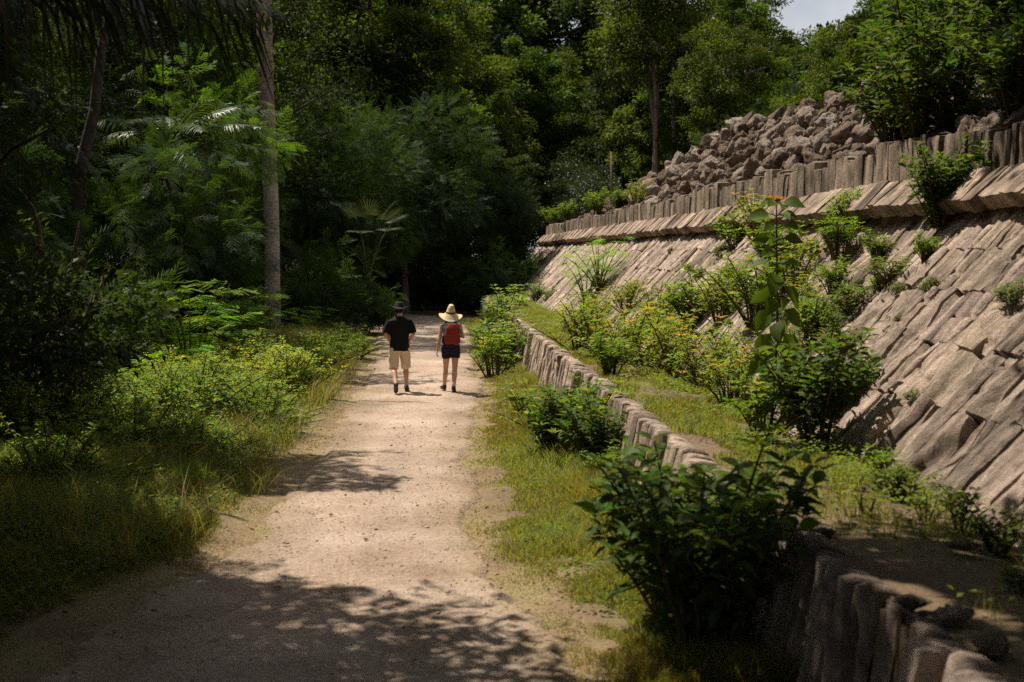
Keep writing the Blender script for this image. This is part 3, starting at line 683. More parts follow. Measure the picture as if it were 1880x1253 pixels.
# left of the path: crowns culled to shape the sun gaps, unseen shade trees added
G_L = 'trees of the forest edge left of the path'
lefts = [ # name, x, y, h, rc, zc0, nleaf, tpl, size, wid, col, label
    ('feathery_tree', -7.6, 39, 11, 3.0, 0.8, 5200, LF_C, .46, 1, (.026,.05,.012), 'feathery tree in front of the pale palm trunk'),
    ('broadleaf_tree', -9.5, 31, 10, 3.2, 1.0, 17000, LF_S, .15, .5, DK, 'dark broadleaf tree behind the palm with the sunlit stalk'),
    ('feathery_tree', -8.0, 26, 8.5, 2.6, 0.7, 2000, LF_F, .48, 1, (.028,.056,.013), 'feathery tree whose sprays hang in front of the sunlit palm'),
    ('broadleaf_tree', -8.2, 19, 9, 2.6, 0.9, 11000, LF_S, .13, .45, DK, 'dark tree by the gnarled trunk'),
    ('broadleaf_tree', -6.6, 14.5, 8, 2.0, 1.0, 8000, LF_S, .12, .42, OL, 'olive leaved tree at the left edge near the gnarled trunk'),
    ('broadleaf_tree', -13, 24, 15, 4.0, 1.5, 20000, LF_S, .18, .5, DK, 'big dark tree deep in the forest behind the gnarled trunk'),
    ('broadleaf_tree', -13, 34, 16, 4.2, 1.5, 20000, LF_S, .18, .5, DK, 'big dark tree deep in the forest behind the sunlit palm'),
    ('tall_tree', -9.5, 47, 16, 3.8, 2.0, 20000, LF_S, .17, .5, MD, 'tall tree close behind the pale palm trunk at its left'),
    ('tall_tree', -15, 45, 18, 4.5, 2.0, 20000, LF_S, .18, .5, DK, 'tall dark tree deep in the forest left of the pale palm trunk'),
    ('tall_tree', -7.0, 55, 16, 3.4, 2.0, 18000, LF_S, .16, .5, OL, 'tall olive tree standing just beyond the pale palm trunk'),
    ('broadleaf_tree', -12, 15, 14, 3.6, 1.0, 15000, LF_S, .17, .5, DK, 'big dark tree at the left edge deep in the forest'),
    ('tall_tree', -17, 30, 18, 4.5, 2.5, 15000, LF_S, .2, .5, DK, 'tall tree in the back of the forest left of the path'),
    ('broadleaf_tree', -4.9, 12.5, 6.5, 1.7, 1.0, 900, LF_F, .5, 1, (.02, .034, .010), 'dark feathery tree close by at the left edge of the view'),
    ('feathery_tree', -5.4, 30.8, 4.9, 1.5, .6, 900, LF_F, .46, 1, (.034, .07, .014), 'low feathery tree hiding the foot of the palm with the sunlit stalk'),
    ('feathery_tree', -5.0, 31.5, 4.0, 1.2, .5, 800, LF_F, .46, 1, (.03, .06, .013), 'low feathery tree between the sunlit feathery bushes and the pale palm trunk'),
    ('feathery_tree', -6.4, 47, 6.0, 2.0, .8, 1100, LF_F, .46, 1, (.03, .06, .013), 'dark feathery tree behind the sunlit sprays left of the pale palm trunk'),
    ('leaning_tree', -7.4, 29.5, 13.5, 4.4, 7.4, 26000, LF_S, .18, .5, DK, 'tall tree whose high boughs shade the path at the walkers'),
    ('tall_tree', -8.6, 14.0, 13, 4.4, 5.2, 34000, LF_S, .19, .5, DK, 'unseen tall tree added to darken the left corner of the near verge'),  # unseen high crown, added to darken the left verge
    ('tall_tree', -8.8, 22.0, 14, 4.4, 5.5, 30000, LF_S, .19, .5, DK, 'tall tree standing behind the gnarled trunk'),
    ('tall_tree', -9.5, 30.0, 15, 4.2, 6.0, 28000, LF_S, .19, .5, DK, 'tall tree standing over the palm with the sunlit stalk'),
    ('tall_tree', -4.7, 9.0, 12.5, 4.9, 6.0, 52000, LF_S, .19, .5, DK, 'unseen tall tree placed beside the path to shade the near ground'),  # this and the next two stand out of view, placed for the near shade
    ('tall_tree', -4.2, 3.5, 12, 4.8, 5.0, 36000, LF_S, .19, .5, DK, 'unseen tall tree placed to shade the near end of the path'),
    ('tall_tree', -9.5, 6.5, 15, 4.4, 3.0, 30000, LF_S, .2, .5, DK, 'unseen taller tree placed behind the trees that shade the near ground'),
    ('tall_tree', -5.8, 17.6, 11, 3.6, 6.3, 22000, LF_S, .17, .5, DK, 'tree whose bough overhangs the path in front of the walkers'),
    ('tall_tree', -1.5, -3.0, 12, 4.4, 4.5, 30000, LF_S, .19, .5, DK, 'unseen tree added behind the viewer to cut sky light over the path'),  # this and the next are unseen canopy, added to hold back sky light
    ('tall_tree', 4.5, -1.5, 12, 4.6, 4.5, 30000, LF_S, .19, .5, DK, 'unseen tree added behind the viewer to cut sky light beside the terrace'),
    ('leaning_tree', 8.8, 8.6, 13, 4.7, 5.9, 46000, LF_S, .19, .5, DK, 'unseen leaning tree added to shade the near terrace'),  # out of view, leaned so its crown shades the near terrace
    ('leaning_tree', 10.0, 15.0, 15, 4.6, 7.6, 36000, LF_S, .19, .5, DK, 'unseen leaning tree added to shade the near slab course'),  # out of view, leaned so its crown shades the near slabs
    ('tall_tree', -6.5, 38.5, 13, 4.2, 6.0, 26000, LF_S, .17, .5, MD, 'tall tree whose crown leans over the path beyond the walkers'),
    ('tall_tree', -5.5, 50, 15, 4.4, 6.0, 26000, LF_S, .17, .5, DK, 'tall tree leaning over the end of the path'),
]
for i, (nm, x, y, h, rc, z0, nl, tp, sz, wd, cl_, lab) in enumerate(lefts):
    off = np.array([x, y, 0.15])
    a, c = make_tree(700 + i, h, rc, z0, int(45 + rc * 8), nl, tp, sz, wd, cl_, (0.055, 0.043, 0.034), cull=None if h < 6.8 else (lambda P, off=off: lit_mask(P + off)), lean=.19 if nm == 'leaning_tree' and x < 0 else -.38 if nm == 'leaning_tree' and y < 10 else -.26 if nm == 'leaning_tree' else 0.0)
    e = empty(nm, off, 0, lab, 'tree', G_L)
    put('trunk', a.mesh('trunk', M_BARK, True), e); put('crown', c.mesh('crown', M_LEAF), e)

# undergrowth shrubs along the forest edge
G_U = 'shrubs of the forest edge'
us = [(540, 58), (675, 47.5), (842, 82), (870, 80), (856, 90), (825, 86), (884, 88), (848, 70), (600, 54), (655, 62), (700, 65), (760, 68), (815, 69), (865, 67), (910, 62), (945, 70), (580, 66), (630, 70), (720, 72), (790, 74), (850, 76), (900, 78), (960, 84), (1000, 92), (1040, 96),
      (470, 50), (430, 42), (390, 46), (330, 38), (270, 34), (200, 30), (120, 27), (60, 23), (20, 19), (340, 52), (240, 44), (130, 36), (40, 30), (560, 47)]
KB = ['dark leafy shrub', 'feathery shrub']
def where_edge(px):
    for lim, t in ((90, 'at the left edge of the view'), (180, 'beside the gnarled trunk'), (300, 'behind the sunlit feathery bushes'), (460, 'between the gnarled trunk and the pale palm trunk'),
                   (600, 'beside the foot of the pale palm trunk'), (720, 'at the dark path end left of the man'), (830, 'at the dark path end behind the two walkers'), (960, 'at the path end between the woman and the wall'), (2000, 'behind the far end of the wall')):
        if px < lim: return t
for i, (px, Y) in enumerate(us):
    p = at_plane(px, 465, Y=Y)
    plant_tree('bush_b' if i % 3 else 'bush_a', (p[0], Y, 0.1), i * 1.3, random.uniform(0.75, 1.2), '%s %s' % (KB[1 if i % 3 else 0], where_edge(px)), G_U, ('stems', 'foliage'))

# the pale ringed palm trunk, the gnarled trunk, palms
def palm_frond(b, base, az, el, ln, droop, seed, col, nl=46, lw=0.035, ll=0.7, hang=0.6):
    r = np.random.default_rng(seed); t = np.linspace(0, 1, 12)
    dh = np.array([math.cos(az), math.sin(az), 0])
    pts = base + dh * (t * ln * math.cos(el))[:, None] + np.array([0, 0, 1]) * (t * ln * math.sin(el) - droop * ln * t ** 2)[:, None]
    tube(b, pts, np.linspace(0.03, 0.006, 12), 5, np.array(col) * 1.6 + 0.01)
    f = np.linspace(0.12, 0.99, nl); P = np.stack([np.interp(f, t, pts[:, k]) for k in range(3)], 1)
    tn = unit(np.stack([np.interp(f, t, np.gradient(pts[:, k])) for k in range(3)], 1))
    side = unit(np.cross(tn, (0, 0, 1.0)))
    for sg in (-1, 1):
        d0 = unit(side * sg + tn * 0.7 + r.normal(0, 0.08, (nl, 3)))
        L = ll * np.sin(np.pi * np.clip(0.25 + 0.7 * f, 0, 1)) * r.uniform(0.6, 1.15, nl)
        q = [P, P + d0 * (L * 0.4)[:, None] + np.array([0, 0, -0.10 * hang]) * L[:, None], P + d0 * (L * 0.7)[:, None] + np.array([0, 0, -0.42 * hang]) * L[:, None],
             P + d0 * (L * 0.88)[:, None] + np.array([0, 0, -0.95 * hang]) * L[:, None]]
        up = tn * 1.0
        V = np.stack([q[0] - up * lw * .5, q[0] + up * lw * .5, q[1] + up * lw, q[1] - up * lw, q[2] + up * lw * .8, q[2] - up * lw * .8, q[3], q[3] + up * 0.002], 1)
        tq = np.array([(0, 1, 2, 3), (3, 2, 4, 5), (5, 4, 7, 6)])
        b.add(V.reshape(-1, 3), (tq[None] + (np.arange(nl) * 8)[:, None, None]).reshape(-1, 4), None, np.repeat(col_var(col, nl, 0.25, r), 8, 0))

def palm(name, loc, label, ztop, fronds, col, trunk_r=0.11, group=None, **kw):
    e = empty(name, loc, 0, label, 'palm', group); b = Buf()
    zz = np.linspace(-0.1, ztop, 26)
    tube(b, np.stack([0.04 * np.sin(zz), 0.03 * np.cos(zz * 0.8), zz], 1), trunk_r * (1 + 0.06 * (np.arange(26) % 2)), 10, (0.16, 0.13, 0.10))
    put('trunk', b.mesh('trunk', M_BARK, True), e)
    for i, (az, el, ln, dr) in enumerate(fronds):
        fb = Buf(); palm_frond(fb, np.array([0, 0, ztop]), math.radians(az), math.radians(el), ln, dr, 40 + i, col, **kw)
        put('frond', fb.mesh('frond', M_GLOSS), e)
    return e
palm('feather_palm', (-5.9, 33, 0.1), 'palm with a sunlit pale frond stalk in the dark forest left of the pale trunk', 5.1,
     [(20, 45, 2.6, .35), (-20, 25, 2.5, .3), (60, 40, 2.4, .45), (100, 50, 2.4, .5), (150, 30, 2.4, .5), (200, 40, 2.4, .5), (250, 40, 2.2, .5), (300, 30, 2.4, .45), (5, 8, 2.3, .2), (330, 55, 2.2, .4), (-60, 10, 2.2, .6), (40, 5, 2.3, .4)],
     (0.05, 0.085, 0.025), nl=50, ll=0.75, lw=0.022, hang=0.35)
palm('coconut_palm', (-3.1, 9.2, 0), 'dark drooping palm whose long fronds hang across the top left corner', 4.35,
     [(4, 33, 3.0, .34), (48, 20, 3.0, .26), (75, 35, 2.8, .4), (110, 35, 2.6, .5), (160, 30, 2.6, .5), (215, 35, 2.6, .5), (265, 40, 2.6, .5), (310, 30, 2.6, .5), (25, 50, 3.2, .3)],
     (0.022, 0.030, 0.010), nl=34, ll=1.05, lw=0.016, hang=1.0)
e = empty('palm_trunk', (-4.96, 45, 0), 0, 'tall pale ringed palm trunk with lichen, standing in the forest edge left of the walkers', 'palm')
b = Buf(); zz = np.linspace(-0.1, 13.5, 150)
rr = np.interp(zz, [0, 0.5, 2, 8, 13.5], [0.31, 0.26, 0.235, 0.24, 0.25]) * (1 + 0.03 * np.sin(zz * 26) * (noise3(zz * 3, 0, 0, 4) + 0.6))
cc = np.where(zz[:, None] > 6.5, np.array([[0.20, 0.14, 0.12]]), np.array([[0.27, 0.235, 0.195]])) * (1 + 0.35 * fbm(zz * 2.1, 0, 0, 8, 3))[:, None]
tube(b, np.stack([0.05 * np.sin(zz * .5) - 0.010 * zz, 0 * zz, zz], 1), rr, 18)
c18 = np.concatenate([np.repeat(cc, 18, 0), cc[:1], cc[-1:]]); b.Cc = [c18]
put('trunk', b.mesh('trunk', M_BARK, True), e)
for i in range(14):
    fb = Buf(); palm_frond(fb, np.array([-0.12, 0, 13.4]), i * 2.4, math.radians(60 - 4 * i), 3.6, .5, 90 + i, (0.035, 0.06, 0.02), nl=40, ll=0.9, lw=0.03)
    put('frond', fb.mesh('frond', M_GLOSS), e)

e = empty('gnarled_tree', (-5.4, 21.0, 0.35), 0, 'leafless gnarled trunk with twisted flaking stems at the left edge of the clearing', 'tree')
b = Buf(); r = np.random.default_rng(12)
for k in range(7):
    a = k * 0.9; n = 22; t = np.linspace(0, 1, n); H = [3.6, 3.1, 2.2, 2.7, 1.9, 2.4, 1.7][k]
    p = np.stack([(0.13 + .05 * (k % 3)) * np.cos(a + 2.6 * t) * (1 - 0.2 * t) + 0.06 * np.sin(9 * t + k) + (0.5 * t ** 2 if k % 2 else -0.45 * t ** 2), 0.15 * np.sin(a + 2.6 * t), -0.3 + t * H], 1)
    tube(b, p + r.normal(0, 0.022, p.shape), np.interp(t, [0, .6, 1], [.15, .085, .008]) * (1 + 0.16 * r.normal(size=n)), 9, np.array([0.125, 0.085, 0.06]) * r.uniform(0.6, 1.2))
for k in range(10):
    z = r.uniform(0.3, 1.4); a = r.uniform(0, 6.28); q = np.array([0.15 * math.cos(a), 0.15 * math.sin(a), z])
    tube(b, bez(q, q + np.array([math.cos(a) * .3, math.sin(a) * .3, .1]), q + np.array([math.cos(a) * .35, math.sin(a) * .35, r.uniform(.2, .7)]), 6), np.linspace(0.05, 0.012, 6), 6, (0.10, 0.068, 0.048))
put('trunk', b.mesh('trunk', M_BARK, True), e)

def fan_palm(loc, label, n, rad, zc, col):
    e = empty('fan_palm', loc, 0, label, 'palm'); r = np.random.default_rng(77)
    for i in range(n):
        b = Buf(); az = i * 2.4; el = math.radians(r.uniform(10, 70)); d = np.array([math.cos(az) * math.cos(el), math.sin(az) * math.cos(el), math.sin(el)])
        tip = d * rad + np.array([0, 0, zc]); tube(b, bez((0, 0, 0), d * rad * .5 + np.array([0, 0, zc * .9]), tip, 6), 0.012, 5, np.array(col) * .5)
        s_ = unit(np.cross(d, (0, 0, 1.0))); nrm = np.cross(s_, d); m = 22
        ang = np.linspace(-1.9, 1.9, m); dv = np.cos(ang)[:, None] * d + np.sin(ang)[:, None] * s_ + 0.25 * nrm * (1 - np.cos(ang))[:, None]
        ln = 0.75 * (0.75 + 0.25 * np.cos(ang)); P = np.repeat(tip[None], m, 0)
        tp = (np.array([(0, 0, 0), (.5, .45, 0.0), (.35, .8, -.06), (0, 1, -.2), (-.35, .8, -.06), (-.5, .45, 0)]), np.array([(1, 2, 4, 5)]), np.array([(0, 1, 5), (2, 3, 4)]))
        V, Q, T, k = inst(tp, frames(dv, np.repeat(nrm[None], m, 0)), P, np.stack([np.full(m, .03), ln, ln], 1))
        b.add(V, Q, T, np.repeat(col_var(col, m, .2, r), k, 0))
        put('frond', b.mesh('frond', M_GLOSS), e)
p = at_plane(675, 465, Y=50); fan_palm((p[0], 50, 1.6), 'fan palm with narrow blades in the dark edge of the forest left above the man', 9, 1.1, 1.5, (0.05, 0.07, 0.035))

# ------------------------------------------------------------------ shrubs with leaf whorls
def make_shrub(seed, h, spread, nst, leaf, wid, col, tip, spacing=0.09, side=3, start=0.25, droop=0.25, lean=(0, 0), tipn=2, hangy=0.0):
    r = np.random.default_rng(seed); st, lv = Buf(), Buf(); P, D, NN, SZ, CC = [], [], [], [], []
    def shoot(p0, p1, p2, r0, ln, leafsc):
        hot = r.random() < .13
        n = max(5, int(ln / 0.08)); pts = bez(p0, p1, p2, n); tube(st, pts, np.linspace(r0, r0 * 0.3, n), 5, (0.10, 0.065, 0.035), False)
        m = max(3, int(ln * (1 - start) / spacing)); f = np.linspace(start, 1, m); rot = r.uniform(0, 6.28)
        for j, ff in enumerate(f):
            q = np.array([np.interp(ff, np.linspace(0, 1, n), pts[:, k]) for k in range(3)])
            last = j >= m - tipn
            for w_ in range(3 if last else 2 + (r.random() < 0.4)):
                a = rot + w_ * (2.1 if last else 3.14) + j * 1.57 + r.normal(0, .25)
                el = 0.75 if last else 0.25 + r.normal(0, .25) - hangy
                d = np.array([math.cos(a) * math.cos(el), math.sin(a) * math.cos(el), math.sin(el)])
                sz = leaf * leafsc * (0.55 + 0.45 * math.sin(math.pi * min(1, 0.15 + 0.85 * (1 - ff) + .2))) * r.uniform(.75, 1.2) * (0.7 if j == m - 1 else 1)
                P.append(q + d * 0.02); D.append(d + np.array([0, 0, -droop])); NN.append(np.array([0, 0, 1.0]) + r.normal(0, .3, 3)); SZ.append(sz)
                c = np.array(col) * (1 + .3 * r.uniform(-1, 1)) * np.array([1 + .2 * r.normal(), 1, 1])
                if last and not hot: c = c * np.array([1.35, 1.3, 1.2])
                elif last: c = np.array(tip) * (1 + .25 * r.uniform(-1, 1)) * (1 if j == m - 1 else .6) + c * (0 if j == m - 1 else .4)
                CC.append(c)
    for i in range(nst):
        a = i * 2.4 + r.uniform(-.4, .4); rad = spread * math.sqrt((i + .5) / nst); hh = h * r.choice([r.uniform(.35, .7), r.uniform(.7, 1.2)]) * (1 - .3 * (i + .5) / nst); rad *= r.uniform(.6, 1.35)
        tp = np.array([math.cos(a) * rad + lean[0] * hh, math.sin(a) * rad + lean[1] * hh, hh]); b0 = np.array([math.cos(a), math.sin(a), 0]) * min(.12, rad * .3)
        mid = np.array([tp[0] * .35, tp[1] * .35, hh * .55]) + r.normal(0, .05, 3)
        shoot(b0 - (0, 0, .08), mid, tp, 0.012 + 0.006 * h, hh, 1.0)
        for k in range(side):
            f = r.uniform(.25, .8); q = bez(b0, mid, tp, 11)[int(f * 10)]; a2 = r.uniform(0, 6.28); l2 = hh * (1 - f) * r.uniform(.5, .9) + .12
            e2 = q + np.array([math.cos(a2) * l2 * .6, math.sin(a2) * l2 * .6, l2 * .7]); shoot(q, (q + e2) / 2 + np.array([math.cos(a2), math.sin(a2), 0]) * l2 * .15, e2, .007, l2, .85)
    add_leaves(lv, LF_O, np.array(P), np.array(D), np.array(NN), np.array(SZ), wid, np.clip(np.array(CC), .004, .8))
    return st.mesh('stems', M_TWIG, True), lv.mesh('foliage', M_LEAF)
GREEN, YGREEN, DGREEN = (0.10, 0.165, 0.022), (0.165, 0.215, 0.030), (0.035, 0.060, 0.016)
ORANGE, YEL, RED = (0.40, 0.22, 0.045), (0.38, 0.33, 0.04), (0.5, 0.06, 0.03)
SH = {
    'yel_a': make_shrub(21, 1.1, .72, 14, .14, .42, YGREEN, ORANGE, .08, 4, .06, .25, (0, 0), 1), 'yel_b': make_shrub(22, .9, .8, 13, .13, .42, (0.14, 0.195, 0.028), (0.42, 0.26, 0.04), .075, 4, .05, .25, (0, 0), 1),
    'grn_a': make_shrub(23, 1.1, .7, 14, .15, .45, GREEN, YEL, .08, 4, .06), 'grn_b': make_shrub(24, .9, .55, 14, .12, .45, GREEN, YGREEN, .06, 5, .05),
    'drk_a': make_shrub(25, 1.4, .8, 15, .20, .48, (0.055, 0.092, 0.02), GREEN, .085, 5, .03), 'wht_a': make_shrub(26, .7, .45, 16, .10, .5, (0.14, 0.20, 0.09), (0.18, 0.26, 0.12), .05, 4, .05),
    'sml_a': make_shrub(27, .30, .22, 8, .11, .40, GREEN, YGREEN, .045, 2, .0), 'sml_b': make_shrub(28, .15, .30, 14, .08, .45, (0.09, 0.12, 0.03), GREEN, .03, 2, .0),
    'sml_c': make_shrub(33, .26, .12, 4, .13, .22, (0.11, 0.16, 0.03), YGREEN, .05, 0, .0, .5), 'sml_d': make_shrub(34, .12, .42, 16, .075, .5, (0.08, 0.115, 0.035), GREEN, .03, 2, .0),
    'tal_a': make_shrub(29, 2.6, 1.05, 13, .22, .46, (0.045, 0.078, 0.013), (0.12, 0.12, 0.02), .10, 6, .10),
    'red_a': make_shrub(30, .8, .35, 9, .13, .42, (0.20, 0.11, 0.03), RED, .06, 3, .1, .25, (0, 0), 1),
}
def shrub(key, loc, sc, label, rz=None, group=None, name='leafy_shrub', cat='shrub', lean=None):
    e = empty(name, loc, random.uniform(0, 6.28) if rz is None else rz, label, cat, group); e.scale = (sc,) * 3
    if lean: e.rotation_euler[1] = lean
    put('stems', SH[key][0], e); put('foliage', SH[key][1], e); return e
def on_slope(px, py):
    """where the ray through a pixel meets the sloping face"""
    d = CAMR @ np.array([(px - 940) / F, (626.5 - py) / F, -1.0]); k = 1.045
    t = (Z1 - 4.0 * k - HC) / (d[2] - k * d[0]); return np.array([0, 0, HC]) + d * t
T = lambda px, py: at_plane(px, py, Z=Z1)
Gd = lambda px, py: at_plane(px, py, Z=0.0)
G_T = 'shrubs growing along the terrace at the foot of the sloping wall'
for px, py, key, sc, lab in [
    (1065, 640, 'yel_a', 1.18, 'yellow green shrub with orange tips, first on the terrace from the far end'),
    (1105, 655, 'yel_b', 1.23, 'bushy orange tipped shrub beside the far yellow green one'),
    (1150, 665, 'yel_a', 1.07, 'orange tipped shrub in the middle of the far clump on the terrace'),
    (1120, 690, 'grn_b', 0.82, 'low green shrub in front of the far orange tipped clump'),
    (1195, 680, 'yel_b', 1.13, 'spreading yellow shrub at the near side of the far clump'),
    (1185, 640, 'red_a', 1.02, 'reddish bronze leaved shrub against the sloping wall'),
    (1240, 690, 'yel_a', 1.07, 'dense yellow orange shrub between the far clump and the tall stalk'),
    (1290, 705, 'yel_b', 1.02, 'yellow green shrub left of the tall stalk with big leaves'),
    (1250, 640, 'grn_a', 1.13, 'green shrub leaning on the wall behind the yellow ones'),
    (1335, 650, 'grn_a', 1.33, 'tall green shrub leaning on the wall behind the tall stalk'),
    (1340, 740, 'yel_a', 0.82, 'low orange tipped shrub left of the foot of the tall stalk'),
    (1400, 800, 'grn_a', 0.82, 'green shrub around the foot of the tall stalk'),
    (1500, 815, 'drk_a', 0.85, 'dark broad leaved shrub right of the tall stalk'),
    (1465, 770, 'grn_b', 1.02, 'green shrub between the tall stalk and the wall'),
    (1545, 790, 'drk_a', 0.6, 'small dark shrub at the foot of the sloping wall'),
    (985, 555, 'wht_a', 1.1, 'low glossy whitish green bush at the far end of the terrace'),
    (1010, 560, 'wht_a', 0.9, 'smaller glossy bush beside the whitish green bush at the far end'),
    (1085, 610, 'grn_a', 0.82, 'green shrub on the wall side of the farthest yellow green shrub'),
    (1150, 600, 'grn_b', 1.07, 'bushy green shrub against the wall behind the far orange tipped clump'),
    (1215, 650, 'yel_a', 1.11, 'tall yellow orange shrub at the back of the far clump against the wall'),
    (1300, 660, 'yel_b', 1.15, 'yellow shrub leaning on the wall just left of the tall stalk'),
    (1370, 720, 'yel_b', 0.98, 'yellow green shrub behind the foot of the tall stalk'),
    (1440, 700, 'grn_a', 1.07, 'green shrub against the wall right behind the tall stalk'),
    (1650, 900, 'sml_b', 0.9, 'leafy weed at the foot of the near sloping wall'),
    (1700, 940, 'sml_c', .9, 'narrow leaved weed at the foot of the near sloping wall'),
    (1760, 965, 'sml_a', 0.8, 'leafy weed in the corner under the near sloping wall'),
    (1830, 1000, 'sml_b', 0.9, 'bushy weed at the foot of the sloping wall near the edge of the view'),
    (1870, 1080, 'sml_b', .5, 'leafy weed on the terrace at the right edge of the view'),
    (1620, 880, 'sml_a', .8, 'bushy weed under the near sloping wall beside the small dark shrub'),
    (1590, 940, 'sml_c', 1.0, 'narrow leaved tuft in the middle of the near terrace'),
]:
    shrub(key, T(px, py), sc, lab, None, G_T)
G_S = 'shrubs rooted in the sloping wall and its ledges'
for px, py, X, key, sc, lab, name in [
    (1395, 440, 6.1, 'yel_a', 1.0, 'yellow orange tipped shrub on the cornice behind the top of the tall stalk', 'leafy_shrub'),
    (1350, 455, 6.0, 'grn_a', 0.9, 'green shrub under the cornice left of the top of the tall stalk', 'leafy_shrub'),
    (1565, 425, 6.1, 'grn_a', 0.75, 'slim orange topped shrub standing on the cornice', 'leafy_shrub'),
    (1540, 470, 5.7, 'grn_b', 0.8, 'leafy green shrub under the cornice below the slim orange topped one', 'leafy_shrub'),
    (1725, 410, 6.0, 'drk_a', 0.72, 'dark broad leaved shrub hanging over the cornice near the big shrub', 'leafy_shrub'),
    (1690, 300, 6.8, 'tal_a', 1.0, 'big dark shrub with red buds on top of the slab course', 'tall_shrub'),
    (1640, 290, 6.85, 'tal_a', 0.8, 'leafy shrub leaning left beside the big shrub on the slab course', 'tall_shrub'),
    (1750, 220, 7.4, 'tal_a', 0.8, 'shrub on the rubble right behind the big shrub', 'tall_shrub'),
    (1865, 215, 7.2, 'drk_a', 0.95, 'green shrub on the rubble at the right edge of the view', 'tall_shrub'),
    (1095, 395, 7.0, 'grn_b', 1.4, 'green shrub on the slab course toward the far end', 'leafy_shrub'),
    (1168, 375, 7.0, 'yel_b', 1.0, 'bright yellow green shrub at the foot of the rubble', 'leafy_shrub'),
    (1040, 405, 7.0, 'grn_b', 1.3, 'low green shrub spilling over the far end of the slab course', 'leafy_shrub'),
    (1012, 412, 6.9, 'grn_a', 1.1, 'green bush at the very far end of the slab course', 'leafy_shrub'),
    (1140, 395, 7.1, 'drk_a', 0.8, 'dark shrub between the bright shrub and the stake on the rubble', 'leafy_shrub'),
]:
    shrub(key, at_plane(px, py, X=X), sc, lab, None, G_S, name)
for px, py, key, sc, lab in [
    (1390, 590, 'grn_a', 1.1, 'green shrub on the sloping wall right behind the stalk with big leaves'),
    (1345, 560, 'yel_b', 1.0, 'yellow green shrub on the sloping wall left of the stalk with big leaves'),
    (1450, 530, 'yel_a', 0.85, 'orange tipped shrub on the sloping wall high behind the tall stalk'),
    (1425, 500, 'grn_b', 1.1, 'dense green shrub on the sloping wall under the cornice by the stalk top'),
    (1150, 575, 'yel_a', 0.9, 'orange tipped shrub on the far sloping wall above the far clump'),
    (1210, 590, 'yel_b', 1.0, 'yellow green shrub on the sloping wall above the middle of the far clump'),
    (1270, 600, 'grn_b', 1.2, 'leafy green shrub on the sloping wall between the far clump and the tall stalk'),
    (1095, 590, 'yel_b', 1.0, 'yellow shrub low on the far sloping wall'),
    (1320, 590, 'yel_a', 0.8, 'loose yellow green shrub low on the wall left of the tall stalk'),
    (1515, 585, 'sml_d', 1.5, 'creeping green mat on the sloping wall right of the stalk'),
    (1570, 560, 'sml_d', 1.3, 'creeping mat of weeds across the middle joint of the sloping wall'),
    (1480, 560, 'yel_b', 0.6, 'low yellow green shrub on the sloping wall right of the stalk top'),
    (1640, 510, 'sml_d', 1.2, 'creeping mat of weeds across the upper joint of the near sloping wall'),
    (1540, 650, 'sml_b', 1.4, 'bushy weed low on the sloping wall right of the stalk'),
    (1460, 660, 'yel_b', 0.6, 'low yellow shrub on the foot of the wall right of the stalk'),
    (1490, 620, 'sml_a', 1.6, 'leafy green weed tuft on the sloping wall right of the stalk'),
    (1530, 540, 'grn_b', 0.6, 'low green shrub on the sloping wall below the slim orange topped one'),
    (1610, 480, 'grn_b', 0.5, 'low green shrub in the wall joint under the near cornice'),
    (1700, 480, 'grn_b', 0.42, 'small green shrub in the wall joint below the dark hanging shrub'),
]:
    shrub(key, on_slope(px, py), sc, lab, None, G_S, 'leafy_shrub')
G_W = 'small weeds sprouting from cracks in the sloping wall'
def where_wall(px, py):
    a = 'high under the cornice' if py < 480 else 'halfway up' if py < 640 else 'low down'
    c = 'on the far stretch' if px < 1300 else 'near the tall stalk' if px < 1560 else 'on the near stretch' if px < 1740 else 'at the right edge'
    return 'small %%s weed on the sloping wall, %s %s' % (a, c)
r = np.random.default_rng(61)
for i in range(72):
    t_ = [.72, 1.38, 2.05, 2.05, 2.68, 1.38][r.integers(6)] + r.normal(0, .05) if r.random() < .8 else r.uniform(.2, 3.0)
    y_ = r.choice([13.5, 15.2, 17.0, 18.2, 20.5, 22.0, 25, 29, 34, 40]) + r.normal(0, .7)
    q = np.array([4.0 + C46 * t_, y_, Z1 + S46 * t_ - .03]); px, py = 790 + q[0] * F / q[1], 465 - (q[2] - HC) * F / q[1]
    if px > 1900: continue
    k = ['sml_a', 'sml_b', 'sml_c', 'sml_d', 'sml_d', 'sml_b'][r.integers(6)]
    o = shrub(k, q, r.uniform(.3, .85), where_wall(px, py) % {'sml_a': 'leafy', 'sml_b': 'bushy', 'sml_c': 'narrow leaved', 'sml_d': 'creeping'}[k], 0, G_W, 'wall_weed', 'weed', -0.6)
    o.scale = tuple(o.scale[0] * q_ for q_ in (r.uniform(.6, 1.0), r.uniform(.9, 2.4), r.uniform(.6, 1.2)))
G_P = 'shrubs at the foot of the low wall beside the path'
